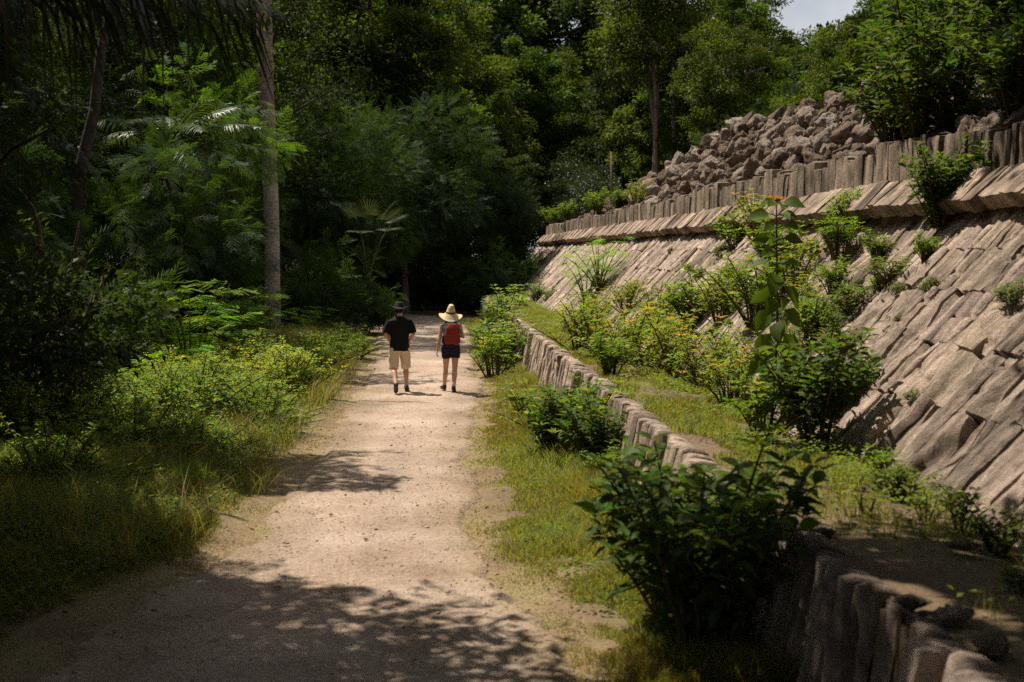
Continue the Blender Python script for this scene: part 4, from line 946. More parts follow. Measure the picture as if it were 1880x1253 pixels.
for px, py, key, sc, lab in [
    (905, 690, 'grn_a', 1.25, 'bright green bush at the far foot of the low wall beside the woman'),
    (930, 672, 'wht_a', 1.7, 'pale glossy bush leaning on the far end of the low wall'),
    (890, 655, 'grn_b', 1.2, 'green bush beyond the bright bush beside the woman'),
    (915, 640, 'grn_a', 1.4, 'green bush covering the foot of the far low wall'),
    (926, 624, 'wht_a', 2.2, 'pale bush covering the far end of the low wall'),
    (936, 610, 'grn_b', 1.9, 'green bush at the last stones of the low wall'),
    (1000, 800, 'yel_b', 0.95, 'yellow green shrub left of the dark bush by the low wall'),
    (1065, 850, 'grn_a', 1.2, 'full green bush against the middle of the low wall'),
    (1020, 845, 'drk_a', 0.8, 'dark green bush in front of the low wall on the path side'),
    (1100, 880, 'drk_a', 0.75, 'dark leaved upright bush touching the low wall'),
    (1110, 905, 'grn_b', 0.65, 'small green shrub below the upright bush at the low wall'),
    (960, 770, 'yel_a', 0.55, 'low yellow tipped shrub by the path on the grass verge'),
    (1290, 1215, 'drk_a', 1.1, 'large dark bush in the shade in front of the near low wall'),
    (1235, 1150, 'drk_a', 1.0, 'dark bush behind the large shaded one'),
    (1350, 1120, 'drk_a', 0.8, 'dark bush with yellow leaf tips growing against the near low wall'),
]:
    shrub(key, Gd(px, py), sc, lab, None, G_P)
# the tall single stalk with hanging paired leaves
e = empty('tall_stalk_plant', T(1420, 800), 0.4, 'tall single stalk with big hanging paired leaves and orange tipped crown on the terrace', 'plant')
st, lv = Buf(), Buf(); r = np.random.default_rng(5)
zz = np.linspace(0, 2.45, 20); sp = np.stack([0.03 * np.sin(zz * 2), 0.05 * np.cos(zz * 1.5), zz - .05], 1); tube(st, sp, np.linspace(.018, .007, 20), 6, (.07, .05, .03))
P, D, NN, SZ, CC = [], [], [], [], []
for j, z in enumerate(np.arange(.30, 2.4, .12)):
    q = np.array([np.interp(z, zz, sp[:, 0]), np.interp(z, zz, sp[:, 1]), z])
    for s_ in range(2 if z < 1.7 else 4):
        a = (.5 if j % 2 else -.45) + s_ * (3.14 if z < 1.7 else 1.57) + r.normal(0, .25); d = np.array([math.cos(a), math.sin(a), -0.7 - .7 * r.random() if z < 1.7 else -.1])
        stem_end = q + np.array([math.cos(a), math.sin(a), .3]) * .07; tube(st, [q, (q + stem_end) / 2, stem_end], .004, 4, (.08, .08, .03), False)
        P.append(stem_end); D.append(d); NN.append(np.array([-.3, -.9, .7]) + r.normal(0, .25, 3)); SZ.append(r.uniform(.22, .31) * (1 if z < 1.7 else .8)); CC.append(np.array(GREEN) * r.uniform(.7, 1.2))
for k in range(9):
    a = r.uniform(0, 6.28); q = np.array([.04, .02, 2.35 + .05 * r.random()]); P.append(q); D.append(np.array([math.cos(a), math.sin(a), .5])); NN.append(np.array([0, 0, 1.0])); SZ.append(.14); CC.append(np.array(ORANGE) * r.uniform(.6, 1))
add_leaves(lv, LF_O, np.array(P), np.array(D), np.array(NN), np.array(SZ), .72, np.array(CC) * .8)
put('stalk', st.mesh('stalk', M_TWIG, True), e); put('foliage', lv.mesh('foliage', M_LEAF), e)

# feathery plants
def feather_shrub(seed, h, spread, nst, nfr, size, col):
    r = np.random.default_rng(seed); st, lv = Buf(), Buf(); P, D, NN, SZ, CC = [], [], [], [], []
    for i in range(nst):
        a = i * 2.4 + r.uniform(-.3, .3); rad = spread * math.sqrt((i + .6) / nst); hh = h * r.uniform(.6, 1)
        pts = bez((0, 0, -.1), (math.cos(a) * rad * .3, math.sin(a) * rad * .3, hh * .6), (math.cos(a) * rad, math.sin(a) * rad, hh), 9)
        tube(st, pts, np.linspace(.02, .006, 9), 5, (.12, .09, .05), False)
        for j in range(nfr):
            f = .3 + .7 * j / (nfr - 1); q = np.array([np.interp(f, np.linspace(0, 1, 9), pts[:, k]) for k in range(3)]); aa = j * 2.4 + r.normal(0, .3)
            P.append(q); D.append(np.array([math.cos(aa), math.sin(aa), .45 - .3 * r.random()])); NN.append(np.array([0, 0, 1.0]) + r.normal(0, .2, 3)); SZ.append(size * r.uniform(.7, 1.15)); CC.append(np.array(col) * (1 + .3 * r.uniform(-1, 1)) * np.array([1 + .2 * r.normal(), 1, 1]))
    add_leaves(lv, LF_F, np.array(P), np.array(D), np.array(NN), np.array(SZ), 1.0, np.clip(np.array(CC), .004, .5))
    return st.mesh('stems', M_TWIG, True), lv.mesh('foliage', M_LEAF)
FG = (0.20, 0.36, 0.03)
SH['fea_a'] = feather_shrub(81, 1.9, .9, 13, 9, .48, FG); SH['fea_b'] = feather_shrub(82, 1.2, .8, 9, 8, .40, FG)
G_F = 'feathery leaved bushes'
for px, py, key, sc, lab in [
    (350, 725, 'fea_a', 1.15, 'bright sunlit feathery bush between the gnarled trunk and the pale palm trunk'),
    (430, 700, 'fea_a', 1.05, 'sunlit feathery bush whose arching sprays reach highest, left of the pale palm trunk'),
    (290, 720, 'fea_b', 1.2, 'feathery bush just right of the gnarled trunk'),
    (300, 770, 'fea_b', 1.0, 'low feathery bush in front of the sunlit feathery bushes'),
    (560, 625, 'fea_b', .9, 'small feathery plant at the foot of the pale palm trunk'),
]:
    shrub(key, Gd(px, py), sc, lab, None, G_F, 'feathery_bush', 'bush')
for px, py, sc, lab in [(1100, 535, 1.3, 'feathery yellow green plant growing on the far sloping wall'), (1075, 560, 1.1, 'feathery plant at the foot of the far sloping wall')]:
    shrub('fea_b', on_slope(px, py), sc, lab, None, G_F, 'feathery_bush', 'bush')
# sunlit feathery boughs in front of the pale trunk: a small tree of its own
wd, cr = make_tree(801, 7.4, 2.0, 4.2, 30, 650, LF_F, .46, 1, (0.075, 0.145, 0.018), r0=.09, wide=(.3, .5))
e = empty('feathery_tree', (-5.75, 37, 0.1), .5, 'slim feathery tree with sunlit sprays in front of the pale palm trunk', 'tree', G_L)
put('trunk', wd.mesh('trunk', M_BARK, True), e); put('crown', cr.mesh('crown', M_LEAF), e)

# low small-leaved bushes along the left verge
SH['mnd_a'] = make_shrub(91, .95, .95, 46, .075, .5, (0.23, 0.29, 0.05), (0.35, 0.36, 0.08), .034, 5, .1)
SH['mnd_b'] = make_shrub(92, .9, 1.05, 46, .08, .5, (0.13, 0.20, 0.032), (0.2, 0.25, 0.05), .036, 5, .1)
G_V = 'low bushes along the grassy verge left of the path'
for px, py, key, sc, lab in [
    (530, 735, 'mnd_a', 1.1, 'rounded pale green sunlit bush at the path edge left of the man'),
    (470, 745, 'mnd_a', .9, 'pale green bush just left of the rounded sunlit bush'),
    (420, 780, 'mnd_b', 1.1, 'green bush behind the long grass in the middle of the left verge'),
    (350, 800, 'mnd_b', 1.2, 'spreading low bush in front of the feathery bushes'),
    (280, 810, 'mnd_b', 1.1, 'low bush right of the foot of the gnarled trunk'),
    (205, 790, 'mnd_b', .8, 'low bush at the foot of the gnarled trunk'),
    (480, 800, 'mnd_b', .9, 'small bush at the grass edge in front of the pale green bushes'),
    (400, 730, 'mnd_a', 1.0, 'pale green bush at the foot of the sunlit feathery bush'),
    (560, 700, 'mnd_b', 1.0, 'bush beyond the rounded sunlit bush'),
    (320, 765, 'mnd_a', 1.1, 'pale green bush right of the spreading low bush'),
    (500, 715, 'mnd_b', 1.15, 'green bush behind the rounded sunlit bush'),
    (370, 850, 'mnd_b', .8, 'small bush among the long grass at the middle of the verge'),
    (250, 860, 'mnd_b', 1.0, 'shaded bush left of the small bush among the long grass'),
    (610, 680, 'mnd_b', .9, 'bush at the path edge beside the man'),
    (645, 660, 'mnd_b', .9, 'bush at the path edge beyond the man'),
    (130, 830, 'mnd_b', 1.2, 'shaded low bush at the left edge of the verge'),
    (50, 860, 'mnd_b', 1.2, 'shaded low bush in the left corner of the verge'),
    (90, 920, 'mnd_b', 1.0, 'shaded bush nearest the left corner'),
]:
    shrub(key, Gd(px, py), sc, lab, None, G_V, 'low_bush', 'bush')

# ------------------------------------------------------------------ grass and ground cover
def blades(name, label, P, h, wdt, col, seed, lean=0.5, straw=0.1):
    r = np.random.default_rng(seed); n = len(P); a = r.uniform(0, 6.28, n); d = np.stack([np.cos(a), np.sin(a), 0 * a], 1); s_ = np.stack([-np.sin(a), np.cos(a), 0 * a], 1)
    a2 = r.uniform(0, 6.28, n); s_ = np.stack([np.cos(a2), np.sin(a2), 0 * a2], 1)
    k = (r.uniform(.1, 1, n) * lean * h)[:, None]; up = np.array([0, 0, 1.0]) * h[:, None]; wv = s_ * wdt[:, None]
    V = np.stack([P - wv, P + wv, P + up * .55 + d * k * .35 + wv * .8, P + up * .55 + d * k * .35 - wv * .8, P + up * .92 + d * k], 1)
    off = (np.arange(n) * 5)[:, None]
    c = col_var(col, n, .35, r, .2); m = r.random(n) < straw; c[m] = np.array([0.30, 0.23, 0.09]) * r.uniform(.6, 1.1, (m.sum(), 1))
    pt = fbm(P[:, 0] * .9, P[:, 1] * .6, 0, seed + 1, 4)[:, None]                 # greener and drier patches
    c = c * (1 + .45 * pt) * np.concatenate([1 - .35 * pt, 1 - .1 * pt, 1 + .1 * pt], 1)
    me = mesh_of(name, V.reshape(-1, 3), np.array([[0, 1, 2, 3]]) + off, np.array([[3, 2, 4]]) + off, np.repeat(c, 5, 0), M_GRASS)
    return tag(put(name, me), label, 'grass', kind='stuff')
def scatter(n, ylo, yhi, xf, seed):
    r = np.random.default_rng(seed); Y = np.exp(r.uniform(math.log(ylo), math.log(yhi), n)); return xf(Y, r), Y, r
# left verge
X, Y, r = scatter(190000, 8.6, 56, lambda Y, r: x_left(Y) + .45 - 4.2 * r.random(len(Y)) ** 1.35, 401)
e_ = x_left(Y) - X + .55 * fbm(X * .9, Y * .55, 0, 411, 4); tuft = fbm(X * 2.2, Y * 1.6, 0, 412, 3)
keep = (r.random(len(X)) < np.clip((e_ + .35) / .8, 0, 1) ** 1.4) & (tuft > -.35)
X, Y, e_, tuft = X[keep], Y[keep], e_[keep], tuft[keep]
h = np.clip(.025 + .24 * np.clip(e_ - .45, 0, 1.3), .025, .4) * (1 + .7 * tuft) * np.random.default_rng(2).uniform(.5, 1.25, len(X))
blades('verge_grass', 'long grass on the verge left of the path', np.stack([X, Y, zg(X, Y) - .01], 1), h, .0018 + .00022 * Y, (0.13, 0.165, 0.035), 421, 1.0, .2)
# tall wispy grass, bent over by its own weight
X, Y, r = scatter(15000, 9.5, 44, lambda Y, r: x_left(Y) - .35 - 2.8 * r.random(len(Y)) ** 1.1 + .4 * fbm(Y * .6, 3.3, 0, 428, 3), 407)
t_ = fbm(X * 1.1, Y * .8, 0, 420, 3); k_ = t_ > -.02; X, Y, t_ = X[k_], Y[k_], t_[k_]
blades('tall_grass', 'tall wispy straw tipped grass bending over the left verge', np.stack([X, Y, zg(X, Y)], 1), (.35 + .5 * np.clip(t_, 0, 1)) * r.uniform(.6, 1.2, len(X)), .0014 + .00014 * Y, (0.14, 0.17, 0.04), 427, 1.5, .45)
# right verge
X, Y, r = scatter(170000, 8.4, 56, lambda Y, r: x_right(Y) - .4 + (2.6 - x_right(Y)) * r.random(len(Y)), 402)
e_ = X - x_right(Y) + .35 * fbm(X * 1.4, Y * 1.1, 0, 413, 3); tuft = fbm(X * 2.5, Y * 1.8, 0, 414, 3)
keep = (r.random(len(X)) < np.clip((e_ + .35) / .8, 0, 1) ** 1.5) & (tuft > -.3) & (X < 2.2)
X, Y, e_, tuft = X[keep], Y[keep], e_[keep], tuft[keep]
h = np.clip(.03 + .22 * np.clip(e_ - .25, 0, 1.2), .03, .30) * (1 + .8 * tuft) * np.random.default_rng(3).uniform(.5, 1.3, len(X))
blades('path_grass', 'short grass between the path and the low wall', np.stack([X, Y, zg(X, Y) - .01], 1), h, .0018 + .0002 * Y, (0.19, 0.225, 0.05), 422, 1.0, .3)
# terrace
X, Y, r = scatter(110000, 7.0, 76, lambda Y, r: 2.52 + 1.75 * r.random(len(Y)), 403)
tuft = fbm(X * 2, Y * 1.5, 0, 415, 3); bare = fbm(X * .9, Y * .7, 0, 416, 3)
keep = (tuft > -.25) & (r.random(len(X)) < np.interp(Y, [7, 9.5, 11, 13.5], [.06, .15, .4, 1]) * np.interp(X, [2.5, 2.8, 4], [.35, .9, 1])) & (bare > -.3)
X, Y, tuft = X[keep], Y[keep], tuft[keep]
h = .10 * (1 + .9 * tuft) * np.interp(X, [2.5, 3.6, 4.1], [.7, .9, .8]) * np.random.default_rng(4).uniform(.5, 1.4, len(X))
blades('terrace_grass', 'short grass growing on the terrace between the two walls', np.stack([X, Y, np.full(len(X), Z1 - .03) - .09 * np.clip((X - 3.4) / .6, 0, 1) + .05 * fbm(X * 1.7, Y * 1.2, 0, 61, 4)], 1), h, .0018 + .0002 * Y, (0.19, 0.225, 0.045), 423, 1.0, .15)
# small leafy ground cover
def cover(name, label, X, Y, Z, size, col, seed):
    r = np.random.default_rng(seed); n = len(X); b = Buf(); a = r.uniform(0, 6.28, n)
    add_leaves(b, LF_S, np.stack([X, Y, Z], 1), np.stack([np.cos(a), np.sin(a), r.uniform(-.2, .7, n)], 1), np.array([0, 0, 1.0]) + r.normal(0, .3, (n, 3)), size * r.uniform(.6, 1.3, n), .6, col_var(col, n, .35, r, .2))
    return tag(put(name, b.mesh(name, M_LEAF)), label, 'weeds', kind='stuff')
X, Y, r = scatter(60000, 8.6, 50, lambda Y, r: x_left(Y) - .5 - 4.5 * r.random(len(Y)), 404)
t_ = fbm(X * 1.3, Y * 1.0, 0, 417, 3); k_ = t_ > -.15; X, Y, t_ = X[k_], Y[k_], t_[k_]
cover('verge_weeds', 'leafy weeds among the long grass left of the path', X, Y, zg(X, Y) + r.random(len(X)) * (.15 + .4 * np.clip(t_ + .15, 0, 1) * np.clip((x_left(Y) - X) / 1.5, .2, 1.3)), .055, (0.10, 0.145, 0.03), 424)
X, Y, r = scatter(34000, 7.0, 60, lambda Y, r: 2.6 + 1.7 * r.random(len(Y)) ** .7, 405)
t_ = fbm(X * 1.6, Y * 1.2, 0, 418, 3); k_ = (t_ > -.05) & (r.random(len(X)) < np.interp(Y, [7, 9.5, 11, 13], [.06, .15, .45, 1])); X, Y, t_ = X[k_], Y[k_], t_[k_]
cover('terrace_weeds', 'leafy weeds among the grass on the terrace', X, Y, Z1 - .09 * np.clip((X - 3.4) / .6, 0, 1) + r.random(len(X)) * (.05 + .3 * np.clip(t_ + .05, 0, 1)), .05, (0.13, 0.18, 0.03), 425)
X, Y, r = scatter(22000, 8.4, 50, lambda Y, r: x_right(Y) + .3 + (2.1 - x_right(Y)) * r.random(len(Y)) ** .6, 406)
t_ = fbm(X * 1.6, Y * 1.2, 0, 419, 3); k_ = (t_ > -.05) & (X < 2.15); X, Y, t_ = X[k_], Y[k_], t_[k_]
cover('path_weeds', 'leafy weeds along the foot of the low wall', X, Y, r.random(len(X)) * (.06 + .3 * np.clip(t_, 0, 1)), .05, (0.13, 0.17, 0.03), 426)

# pebbles and fallen leaves on the path
b = Buf(); r = np.random.default_rng(71); PB = rock_mesh(600, 1)
n = 3600; Y = np.exp(r.uniform(math.log(8.2), math.log(45), n)); X = x_left(Y) + (x_right(Y) - x_left(Y)) * r.random(n)
for i in range(n):
    s_ = r.uniform(.005, .014) * (2.2 if r.random() < .04 else 1); P = PB[0] @ rotm(0, 0, r.uniform(0, 6)).T * np.array([s_ * 1.2, s_, s_ * .55]) + np.array([X[i], Y[i], .022 + .02 * float(noise3(X[i], Y[i], 0, 5))])
    b.add(P, None, PB[1], np.array([.44, .35, .29]) * r.uniform(.6, 1.25))
tag(put('pebbles', b.mesh('pebbles', attr_material('pebble', .9, .2))), 'small pebbles scattered over the gravel path', 'pebbles', kind='stuff')
n = 900; Y = np.exp(r.uniform(math.log(8.4), math.log(40), n)); q_ = r.random(n); q_ = np.where(r.random(n) < .6, np.where(q_ < .5, q_ * .35, 1 - (1 - q_) * .35), q_); X = x_left(Y) - .4 + (x_right(Y) - x_left(Y) + .8) * q_
bl = Buf(); a = r.uniform(0, 6.28, n); add_leaves(bl, LF_O, np.stack([X, Y, np.full(n, .05)], 1), np.stack([np.cos(a), np.sin(a), r.uniform(-.1, .5, n)], 1), np.array([0, 0, 1.0]) + r.normal(0, .5, (n, 3)), r.uniform(.02, .06, n), .45, col_var((.17, .10, .06), n, .5, r))
tag(put('fallen_leaves', bl.mesh('fallen_leaves', M_LEAF)), 'dry brown leaves lying along the path', 'fallen leaves', kind='stuff')
# a few loose stones on the terrace
for px, py, s_, lab in [(1505, 985, .10, 'pale flat stone at the inner edge of the low wall'), (1675, 1115, .09, 'grey stone lying on the bare soil of the near terrace'), (1750, 1135, .11, 'flat stone half buried in the bare soil, right of the grey one'),
                        (1765, 1010, .08, 'small pale stone in the weeds near the foot of the sloping wall'), (1820, 1190, .12, 'flat stone nearest the corner of the terrace'), (1590, 905, .07, 'small stone in the grass below the near sloping wall')]:
    p = T(px, py); o = put('terrace_stone', ROCKM[px % 7], None, (p[0], p[1], Z1 + .02)); o.scale = (s_ * 1.3, s_, s_ * .55); o.rotation_euler = (0, 0, px)
    tag(o, lab, 'stone', 'loose stones on the terrace')
# stake on the rubble
p = at_plane(1122, 372, X=7.6); b = Buf(); tube(b, [(0, 0, -.2), (0.01, 0, 1.0), (0, 0.02, 2.1)], [.045, .04, .03], 7, (.20, .13, .08))
tag(put('wooden_stake', b.mesh('wooden_stake', M_BARK), None, p), 'thin wooden stake standing upright on the far rubble', 'stake')

# ------------------------------------------------------------------ people
def ell(b, c, rad, R=None, n=14):
    th, ph = np.meshgrid(np.linspace(0, math.pi, n), np.linspace(0, 2 * math.pi, 2 * n + 1), indexing='ij')
    P = np.stack([np.sin(th) * np.cos(ph), np.sin(th) * np.sin(ph), np.cos(th)], -1).reshape(-1, 3) * np.array(rad)
    if R is not None: P = P @ R.T
    b.add(P + np.array(c), grid_quads(n, 2 * n + 1))
def loft(b, rings, n=24, cap=True):
    th = np.arange(n) * 2 * math.pi / n
    V = np.concatenate([np.stack([cx + rx * np.cos(th), cy_ + ry * np.sin(th), cz + 0 * th], 1) for cx, cy_, cz, rx, ry in rings])
    m = len(rings); i = np.arange(m - 1)[:, None] * n; j = np.arange(n)[None]; j2 = (j + 1) % n
    Q = np.stack([i + j, i + j2, i + n + j2, i + n + j], -1).reshape(-1, 4); T_ = []
    if cap:
        V = np.concatenate([V, [[rings[0][0], rings[0][1], rings[0][2]], [rings[-1][0], rings[-1][1], rings[-1][2]]]]); k = m * n
        T_ = [(k, (q + 1) % n, q) for q in range(n)] + [(k + 1, (m - 1) * n + q, (m - 1) * n + (q + 1) % n) for q in range(n)]
    b.add(V, Q, T_)
def fuse(b, name, mat, parent, voxel=.008, smooth=4, tint=(1, 1, 1), wrinkle=0.0):
    """one continuous skin over overlapping volumes"""
    me = b.mesh(name, mat); o = put(name, me, parent)
    m = o.modifiers.new('remesh', 'REMESH'); m.mode = 'VOXEL'; m.voxel_size = voxel
    if smooth: s_ = o.modifiers.new('smooth', 'SMOOTH'); s_.iterations = smooth; s_.factor = .5
    dg = bpy.context.evaluated_depsgraph_get(); dg.update()
    ne = bpy.data.meshes.new_from_object(o.evaluated_get(dg), depsgraph=dg)
    o.modifiers.clear(); o.data = ne
    n = len(ne.vertices); co = np.empty(n * 3, np.float32); ne.vertices.foreach_get('co', co); co = co.reshape(-1, 3)
    if wrinkle:
        nr = np.empty(n * 3, np.float32); ne.vertices.foreach_get('normal', nr); nr = nr.reshape(-1, 3)
        co = co + nr * (wrinkle * fbm(co[:, 0] * 14, co[:, 1] * 14, co[:, 2] * 7, 3, 3))[:, None]; ne.vertices.foreach_set('co', co.astype(np.float32).ravel())
    for a in [a for a in ne.attributes if a.name == 'tint']: ne.attributes.remove(a)
    a = ne.attributes.new('tint', 'FLOAT_COLOR', 'POINT'); c = np.ones((n, 4), np.float32); c[:, :3] = tint(co) if callable(tint) else tint; a.data.foreach_set('color', c.ravel())
    ne.materials.clear(); ne.materials.append(mat); ne.polygons.foreach_set('use_smooth', np.ones(len(ne.polygons), bool)); ne.update()
    return o
M_SKIN = attr_material('skin', .55, .4, 0, 8, .08); M_CLOTH = attr_material('cloth', .85, .2, .3, 60, .12); M_STRAW = attr_material('straw', .8, .25, .5, 90, .2); M_SHOE = attr_material('shoe_leather', .6, .4, .2, 40, .15)

def limb(b, pts, rad, sides=14): tube(b, np.asarray(pts, float), rad, sides)
def hand(b, wrist, d, nrm, thumb_side, curl=.5, s=1.0):
    """palm, four unequal bent fingers and a thumb from the side of the palm"""
    d = np.asarray(d, float) / np.linalg.norm(d); nrm = np.asarray(nrm, float); sd = np.cross(d, nrm); sd /= np.linalg.norm(sd); nrm = np.cross(sd, d)
    w0 = np.asarray(wrist, float); R = np.stack([sd, d, nrm], 1)
    ell(b, w0 + d * .045 * s, (.040 * s, .052 * s, .016 * s), R, 10)
    for i, (off, L) in enumerate(((-.030, .062), (-.010, .075), (.010, .072), (.029, .055))):
        k = w0 + d * .082 * s + sd * off * s; p1 = k + (d - nrm * curl * .4) * L * .45 * s; p2 = p1 + (d - nrm * curl * 1.2) / np.linalg.norm(d - nrm * curl * 1.2) * L * .35 * s; p3 = p2 + (d * .6 - nrm * curl * 1.8) / np.linalg.norm(d * .6 - nrm * curl * 1.8) * L * .28 * s
        limb(b, [w0 + d * .05 * s + sd * off * s, k, p1, p2, p3], np.array([.010, .0095, .009, .0085, .007]) * s, 8)
    t0 = w0 + d * .028 * s + sd * thumb_side * .032 * s; t1 = t0 + (d * .6 + sd * thumb_side * .8 - nrm * .2) * .035 * s; t2 = t1 + (d * .95 + sd * thumb_side * .25 - nrm * .3) * .032 * s
    limb(b, [w0 + d * .02 * s + sd * thumb_side * .012 * s, t0, t1, t2], np.array([.013, .0125, .0105, .008]) * s, 8)
def head(b, c, s=1.0, turn=0.0):
    R = rotm(0, 0, turn); f = lambda x, y, z: np.array(c) + R @ np.array([x, y, z]) * s
    ell(b, f(0, -.008, .02), np.array((.076, .095, .105)) * s, R, 18)
    ell(b, f(0, .03, -.055), np.array((.058, .065, .062)) * s, R, 14)          # jaw
    limb(b, [f(0, .088, .02), f(0, .103, -.012), f(0, .086, -.022)], np.array([.010, .015, .012]) * s, 8)   # nose
    for q in (-1, 1):
        ell(b, f(q * .078, -.005, -.002), np.array((.009, .019, .032)) * s, R, 8)   # ears
        ell(b, f(q * .03, .083, .038), np.array((.020, .010, .007)) * s, R, 8)       # brows
    ell(b, f(0, .088, -.052), np.array((.024, .012, .007)) * s, R, 8)
    ell(b, f(0, .087, -.064), np.array((.020, .012, .006)) * s, R, 8)
def face_bits(parent, c, s=1.0, turn=0.0):
    R = rotm(0, 0, turn)
    b = Buf()
    for q in (-1, 1): ell(b, np.array(c) + R @ np.array([q * .030, .0845, .022]) * s, np.array((.013, .009, .008)) * s, R, 8)
    put('eyes', b.mesh('eyes', attr_material('eye', .3, .5, 0, 8, .0)), parent)
    o = parent.children[-1]
    a = o.data.attributes['tint']; n = len(o.data.vertices); cc = np.ones((n, 4), np.float32); cc[:, :3] = (.06, .04, .03); a.data.foreach_set('color', cc.ravel())
def shoe(name, parent, ankle, toe_dir, pitch, mat, col, s=1.0):
    """pitch > 0 lifts the heel"""
    b = Buf(); d = np.array(toe_dir, float); d /= np.linalg.norm(d); R = np.stack([np.cross(d, (0, 0, 1)), d, (0, 0, 1.0)], 1); Rp = R @ rotm(rx=-pitch)
    f = lambda x, y, z: np.array(ankle) + Rp @ np.array([x, y, z]) * s
    ell(b, f(0, -.015, -.035), np.array((.042, .062, .05)) * s, Rp, 12); ell(b, f(0, .06, -.05), np.array((.045, .09, .036)) * s, Rp, 12); ell(b, f(0, .135, -.058), np.array((.044, .062, .028)) * s, Rp, 12)
    limb(b, [f(0, -.01, .02), f(0, 0, -.04)], np.array([.046, .048]) * s, 12)
    o = fuse(b, name, mat, parent, .008, 3, col)
    b2 = Buf(); ell(b2, f(0, .055, -.083), np.array((.047, .145, .012)) * s, Rp, 12); fuse(b2, 'sole', mat, o, .007, 1, np.array(col) * 1.8 + .012)
    return o
SK1, SK2 = (.53, .31, .215), (.56, .34, .235)

# the man
mp = Gd(734, 723); man = empty('person', (mp[0], mp[1], .015), 0, 'man walking away in a black t-shirt, khaki cargo shorts and dark brimmed hat', 'person', 'two walkers on the path')
man.rotation_euler = (0, 0, 0.0)
b = Buf()
loft(b, [(0, 0, .84, .13, .10), (0, 0, .92, .17, .115), (0, 0, 1.02, .155, .10), (0, 0, 1.16, .165, .105), (0, 0, 1.30, .185, .115), (0, -.01, 1.39, .18, .10), (0, -.01, 1.44, .11, .075), (0, -.005, 1.47, .06, .06)])
limb(b, [(0, -.01, 1.42), (0, 0, 1.49), (0, .015, 1.56)], [.065, .058, .056]); head(b, (0, .03, 1.615), .98)
hipL, kneeL, ankL = (-.10, 0, .895), (-.115, .03, .49), (-.065, -.33, .19)
hipR, kneeR, ankR = (.09, 0, .90), (.115, .20, .51), (.125, .27, .10)
def leg(b, hip, knee, ank, s=1.0):
    h_, k_, a_ = map(np.array, (hip, knee, ank)); cal = k_ * .66 + a_ * .34 + np.array([0, -.022, 0])
    limb(b, [h_, h_ * .5 + k_ * .5, k_ * .92 + h_ * .08, k_ * .88 + a_ * .12, cal, k_ * .3 + a_ * .7, a_ + (a_ - k_) * .02], np.array([.088, .075, .056, .052, .056, .042, .036]) * s)
leg(b, hipL, kneeL, ankL); leg(b, hipR, kneeR, ankR)
for q, el, wr in ((-1, (-.265, -.03, 1.13), (-.20, .16, .99)), (1, (.265, -.03, 1.13), (.19, .17, 1.00))):
    sh = np.array((q * .185, -.01, 1.385)); el, wr = np.array(el), np.array(wr)
    limb(b, [sh, sh * .5 + el * .5, el, el * .6 + wr * .4, wr], [.056, .047, .040, .041, .028]); hand(b, wr, wr - el + np.array([-q * .06, 0, -.03]), (q * .8, .1, .5), -q if False else 1, .7)
fuse(b, 'body', M_SKIN, man, .0075, 3, SK1); face_bits(man, (0, .03, 1.615), .98)
b = Buf()
loft(b, [(0, 0, .81, .185, .128), (0, 0, .88, .186, .13), (0, 0, 1.05, .18, .122), (0, 0, 1.2, .19, .125), (0, -.005, 1.32, .21, .13), (0, -.012, 1.40, .20, .112), (0, -.012, 1.445, .13, .085), (0, -.01, 1.475, .075, .07)])
for q in (-1, 1): limb(b, [(q * .17, -.012, 1.385), (q * .225, -.018, 1.28), (q * .262, -.026, 1.155)], [.078, .078, .074])
fuse(b, 'shirt', M_CLOTH, man, .009, 4, (.009, .0085, .009), .014)
b = Buf(); loft(b, [(0, 0, .80, .165, .12), (0, 0, .88, .18, .125), (0, 0, .95, .172, .118)])
for hp, kn, kk in ((hipL, kneeL, 0), (hipR, kneeR, 1)):
    h_, k_ = np.array(hp), np.array(kn); limb(b, [h_ + (0, 0, -.02), h_ * .6 + k_ * .4, h_ * .2 + k_ * .8, k_ * 1.09 - h_ * .09], [.105, .1, .096, .094])
o = fuse(b, 'shorts', M_CLOTH, man, .009, 3, lambda co: np.array([.68, .57, .45]) * (1 + .1 * fbm(co[:, 0] * 9, co[:, 1] * 9, co[:, 2] * 9, 2, 3))[:, None], .012)
b = Buf()
for q, hp, kn in ((-1, hipL, kneeL), (1, hipR, kneeR)):
    c = np.array(hp) * .42 + np.array(kn) * .58; ell(b, c + np.array([q * .088, 0, 0]), (.018, .06, .085))
fuse(b, 'cargo_pocket', M_CLOTH, o, .008, 2, (.64, .535, .42), .006)
b = Buf(); limb(b, [(.10, -.112, .915), (.15, -.085, .925), (.17, -.05, .93)], [.016, .018, .014]); fuse(b, 'belt_pouch', M_CLOTH, o, .006, 1, (.012, .012, .012))
shoe('shoe', man, ankL, (-.05, 1, 0), .62, M_SHOE, (.018, .015, .014), 1.0); shoe('shoe', man, ankR, (.12, 1, 0), 0.0, M_SHOE, (.018, .015, .014), 1.0)
b = Buf(); ell(b, (0, -.005, 1.60), (.079, .085, .075)); fuse(b, 'hair', M_CLOTH, man, .008, 2, (.012, .009, .007))
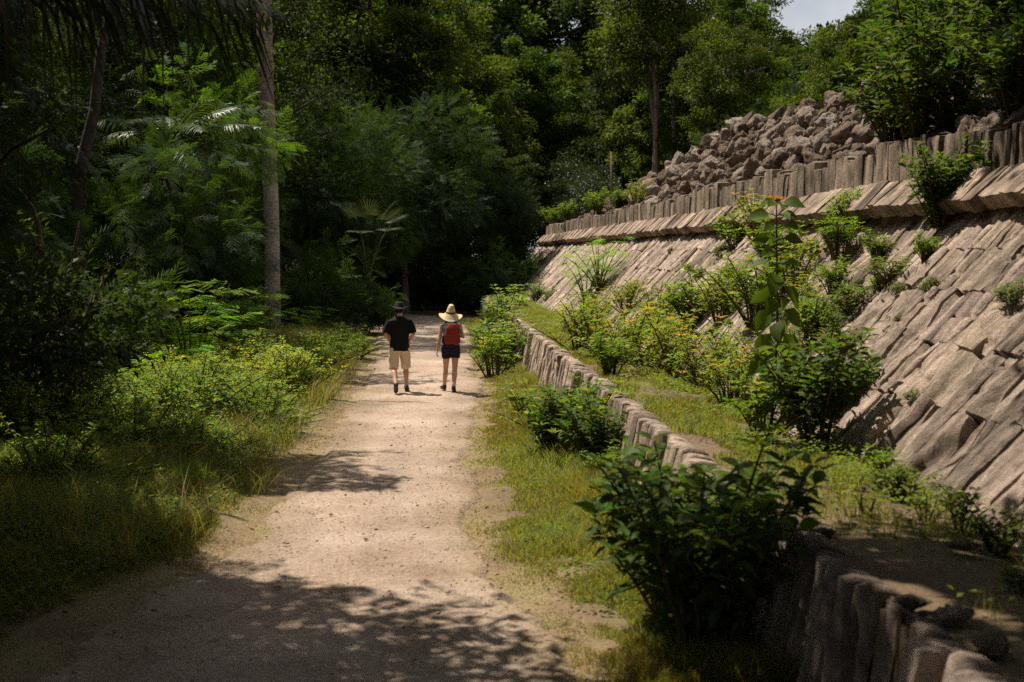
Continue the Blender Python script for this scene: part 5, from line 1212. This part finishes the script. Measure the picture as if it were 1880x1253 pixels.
def hat(parent, c, crown, brim, col, band, mat, tilt=(0, 0)):
    R = rotm(rx=tilt[0], ry=tilt[1]); b = Buf(); n = 48; th = np.arange(n + 1) * 2 * math.pi / n
    cr = [np.stack([rx * np.cos(th), ry * np.sin(th), z + dz(th)], 1) for rx, ry, z, dz in crown]; br = [np.stack([rx * np.cos(th), ry * np.sin(th), z + dz(th)], 1) for rx, ry, z, dz in brim]
    allr = cr + br + [r_ + np.array([0, 0, -.006]) for r_ in br[::-1]] + [r_ * np.array([.94, .94, 1]) + np.array([0, 0, -.006]) for r_ in cr[::-1]]
    V = np.concatenate(allr) @ R.T + np.array(c); b.add(V, grid_quads(len(allr), n + 1), None, col)
    o = put('hat', b.mesh('hat', mat, True), parent)
    b2 = Buf(); ra = cr[-1]; rb = cr[-2] * .35 + cr[-1] * .65; V = np.concatenate([ra * np.array([1.03, 1.03, 1]) + (0, 0, .002), rb * np.array([1.035, 1.035, 1])]) @ R.T + np.array(c)
    b2.add(V, grid_quads(2, n + 1), None, band); put('hat_band', b2.mesh('hat_band', M_CLOTH), o)
z0 = lambda t: 0 * t
hat(man, (0, .01, 1.655), [(.002, .002, .098, z0), (.055, .06, .097, z0), (.078, .085, .088, z0), (.088, .096, .06, z0), (.094, .104, .0, z0)],
    [(.115, .125, -.006, lambda t: .008 * np.cos(2 * t)), (.145, .15, -.012, lambda t: .028 * np.cos(2 * t)), (.16, .16, -.012, lambda t: .042 * np.cos(2 * t) + .006 * np.sin(3 * t))], (.022, .023, .023), (.012, .012, .012), M_CLOTH, (-.05, .06))

# the woman
wp = Gd(828, 722); wom = empty('person', (wp[0], wp[1], .015), 0, 'woman walking away in a wide straw hat, navy shorts and a backpack', 'person', 'two walkers on the path')
b = Buf()
loft(b, [(0, 0, .80, .14, .10), (0, 0, .88, .168, .118), (0, 0, .99, .13, .09), (0, 0, 1.12, .135, .092), (0, 0, 1.24, .15, .105), (0, -.01, 1.32, .145, .085), (0, -.01, 1.365, .09, .065), (0, -.005, 1.40, .05, .05)])
limb(b, [(0, -.01, 1.35), (0, 0, 1.42), (0, .012, 1.48)], [.052, .047, .046]); head(b, (0, .03, 1.535), .93)
hL, kL, aL = (-.085, 0, .86), (-.095, .17, .48), (-.125, .24, .11); hR, kR, aR = (.085, 0, .855), (.075, -.02, .46), (.05, -.19, .11)
leg(b, hL, kL, aL, .94); leg(b, hR, kR, aR, .94)
shp, elp, wrp = np.array((-.165, -.01, 1.315)), np.array((-.215, -.03, 1.04)), np.array((-.262, .03, .82))
limb(b, [shp, (shp + elp) / 2, elp, elp * .6 + wrp * .4, wrp], [.046, .039, .034, .034, .023]); hand(b, wrp, (-.12, .25, -1), (-1, 0, .1), 1, .6, .93)
shp, elp, wrp = np.array((.165, -.01, 1.315)), np.array((.235, -.02, 1.06)), np.array((.13, .17, 1.12))
limb(b, [shp, (shp + elp) / 2, elp, elp * .6 + wrp * .4, wrp], [.046, .039, .034, .034, .023]); hand(b, wrp, (-.5, .5, .5), (.3, .8, .3), -1, .9, .93)
fuse(b, 'body', M_SKIN, wom, .0075, 3, SK2); face_bits(wom, (0, .03, 1.535), .93)
b = Buf(); loft(b, [(0, 0, .86, .172, .122), (0, 0, .98, .142, .102), (0, 0, 1.12, .146, .104), (0, 0, 1.24, .162, .116), (0, -.01, 1.31, .145, .095)])
for q in (-1, 1): limb(b, [(q * .10, -.02, 1.30), (q * .10, -.01, 1.35), (q * .10, .05, 1.30)], [.024, .022, .024])
fuse(b, 'tank_top', M_CLOTH, wom, .009, 3, (.016, .02, .026), .004)
b = Buf(); loft(b, [(0, 0, .76, .15, .11), (0, 0, .85, .178, .13), (0, 0, .93, .162, .112)])
for hp, kn in ((hL, kL), (hR, kR)): h_, k_ = np.array(hp), np.array(kn); limb(b, [h_, h_ * .75 + k_ * .25, h_ * .52 + k_ * .48], [.10, .095, .09])
o = fuse(b, 'shorts', M_CLOTH, wom, .009, 3, (.014, .02, .042), .009)
b = Buf()
for q in (-1, 1): limb(b, [(q * .03, -.127, .845), (q * .08, -.126, .825), (q * .135, -.10, .845)], [.005, .005, .005], 6)
fuse(b, 'pocket_stitching', M_CLOTH, o, .004, 0, (.12, .08, .03))
shoe('shoe', wom, aL, (-.35, 1, 0), -.1, M_SHOE, (.016, .015, .017), .92); shoe('shoe', wom, aR, (.15, 1, 0), .25, M_SHOE, (.016, .015, .017), .92)
b = Buf(); ell(b, (0, -.015, 1.53), (.077, .085, .095)); ell(b, (0, -.06, 1.46), (.055, .04, .07)); fuse(b, 'hair', M_CLOTH, wom, .008, 2, (.03, .017, .01))
hat(wom, (0, -.005, 1.535), [(.002, .002, .158, z0), (.026, .042, .159, z0), (.048, .066, .145, lambda t: .014 * np.sin(t) ** 2), (.070, .082, .09, z0), (.096, .108, .0, z0)],
    [(.125, .135, -.022, z0), (.160, .17, -.062, lambda t: .012 * np.cos(t) ** 2), (.188, .198, -.098, lambda t: .03 * np.cos(t) ** 2), (.203, .212, -.108, lambda t: .05 * np.cos(t) ** 2 + .02 * np.clip(np.sin(t), 0, 1)), (.228, .235, -.112, lambda t: .07 * np.cos(t) ** 2 + .02 * np.clip(np.sin(t), 0, 1))], (.58, .45, .26), (.10, .045, .025), M_STRAW, (.22, .06))
# backpack on her back
bp = empty('backpack', (wp[0], wp[1], .015), 0, 'red and teal hiking backpack with black base worn by the woman', 'backpack')
b = Buf(); loft(b, [(0, -.17, .90, .11, .06), (0, -.19, .95, .145, .085), (0, -.19, 1.1, .155, .095), (0, -.185, 1.25, .15, .09), (0, -.17, 1.34, .12, .07), (0, -.165, 1.37, .07, .04)])
fuse(b, 'pack_body', M_CLOTH, bp, .010, 4, (.018, .085, .10), .008)
b = Buf(); loft(b, [(.02, -.25, .93, .11, .035), (.02, -.265, .97, .145, .05), (.022, -.268, 1.12, .15, .055), (.024, -.258, 1.25, .135, .048), (.02, -.24, 1.335, .08, .03)])
o = fuse(b, 'front_pocket', M_CLOTH, bp, .008, 4, (.26, .032, .022), .010)
b = Buf(); limb(b, [(-.055, -.305, 1.02), (-.06, -.312, 1.12), (-.03, -.305, 1.21), (.03, -.30, 1.24)], [.005] * 4, 6); fuse(b, 'zip', M_CLOTH, o, .004, 0, (.16, .02, .015))
b = Buf(); loft(b, [(0, -.19, .885, .09, .05), (0, -.20, .90, .125, .075), (0, -.205, .945, .152, .095), (0, -.20, .965, .150, .09)]); fuse(b, 'base_panel', M_CLOTH, bp, .009, 3, (.012, .015, .016))
for q in (-1, 1):
    b = Buf(); limb(b, [(q * .08, -.10, 1.33), (q * .095, -.02, 1.375), (q * .10, .07, 1.33), (q * .105, .11, 1.2), (q * .12, .06, 1.06), (q * .135, -.08, .98)], [.018] * 6, 8); fuse(b, 'shoulder_strap', M_CLOTH, bp, .007, 2, (.012, .016, .018))
    b = Buf(); loft(b, [(q * .150, -.19, .96, .02, .05), (q * .158, -.19, 1.0, .025, .06), (q * .155, -.19, 1.10, .02, .055)]); fuse(b, 'side_pocket', M_CLOTH, bp, .007, 2, (.015, .05, .06))
b = Buf(); limb(b, [(.15, -.16, .98), (.165, -.17, .92), (.17, -.16, .86)], [.006] * 3, 6); fuse(b, 'dangling_strap', M_CLOTH, bp, .004, 0, (.012, .012, .012))
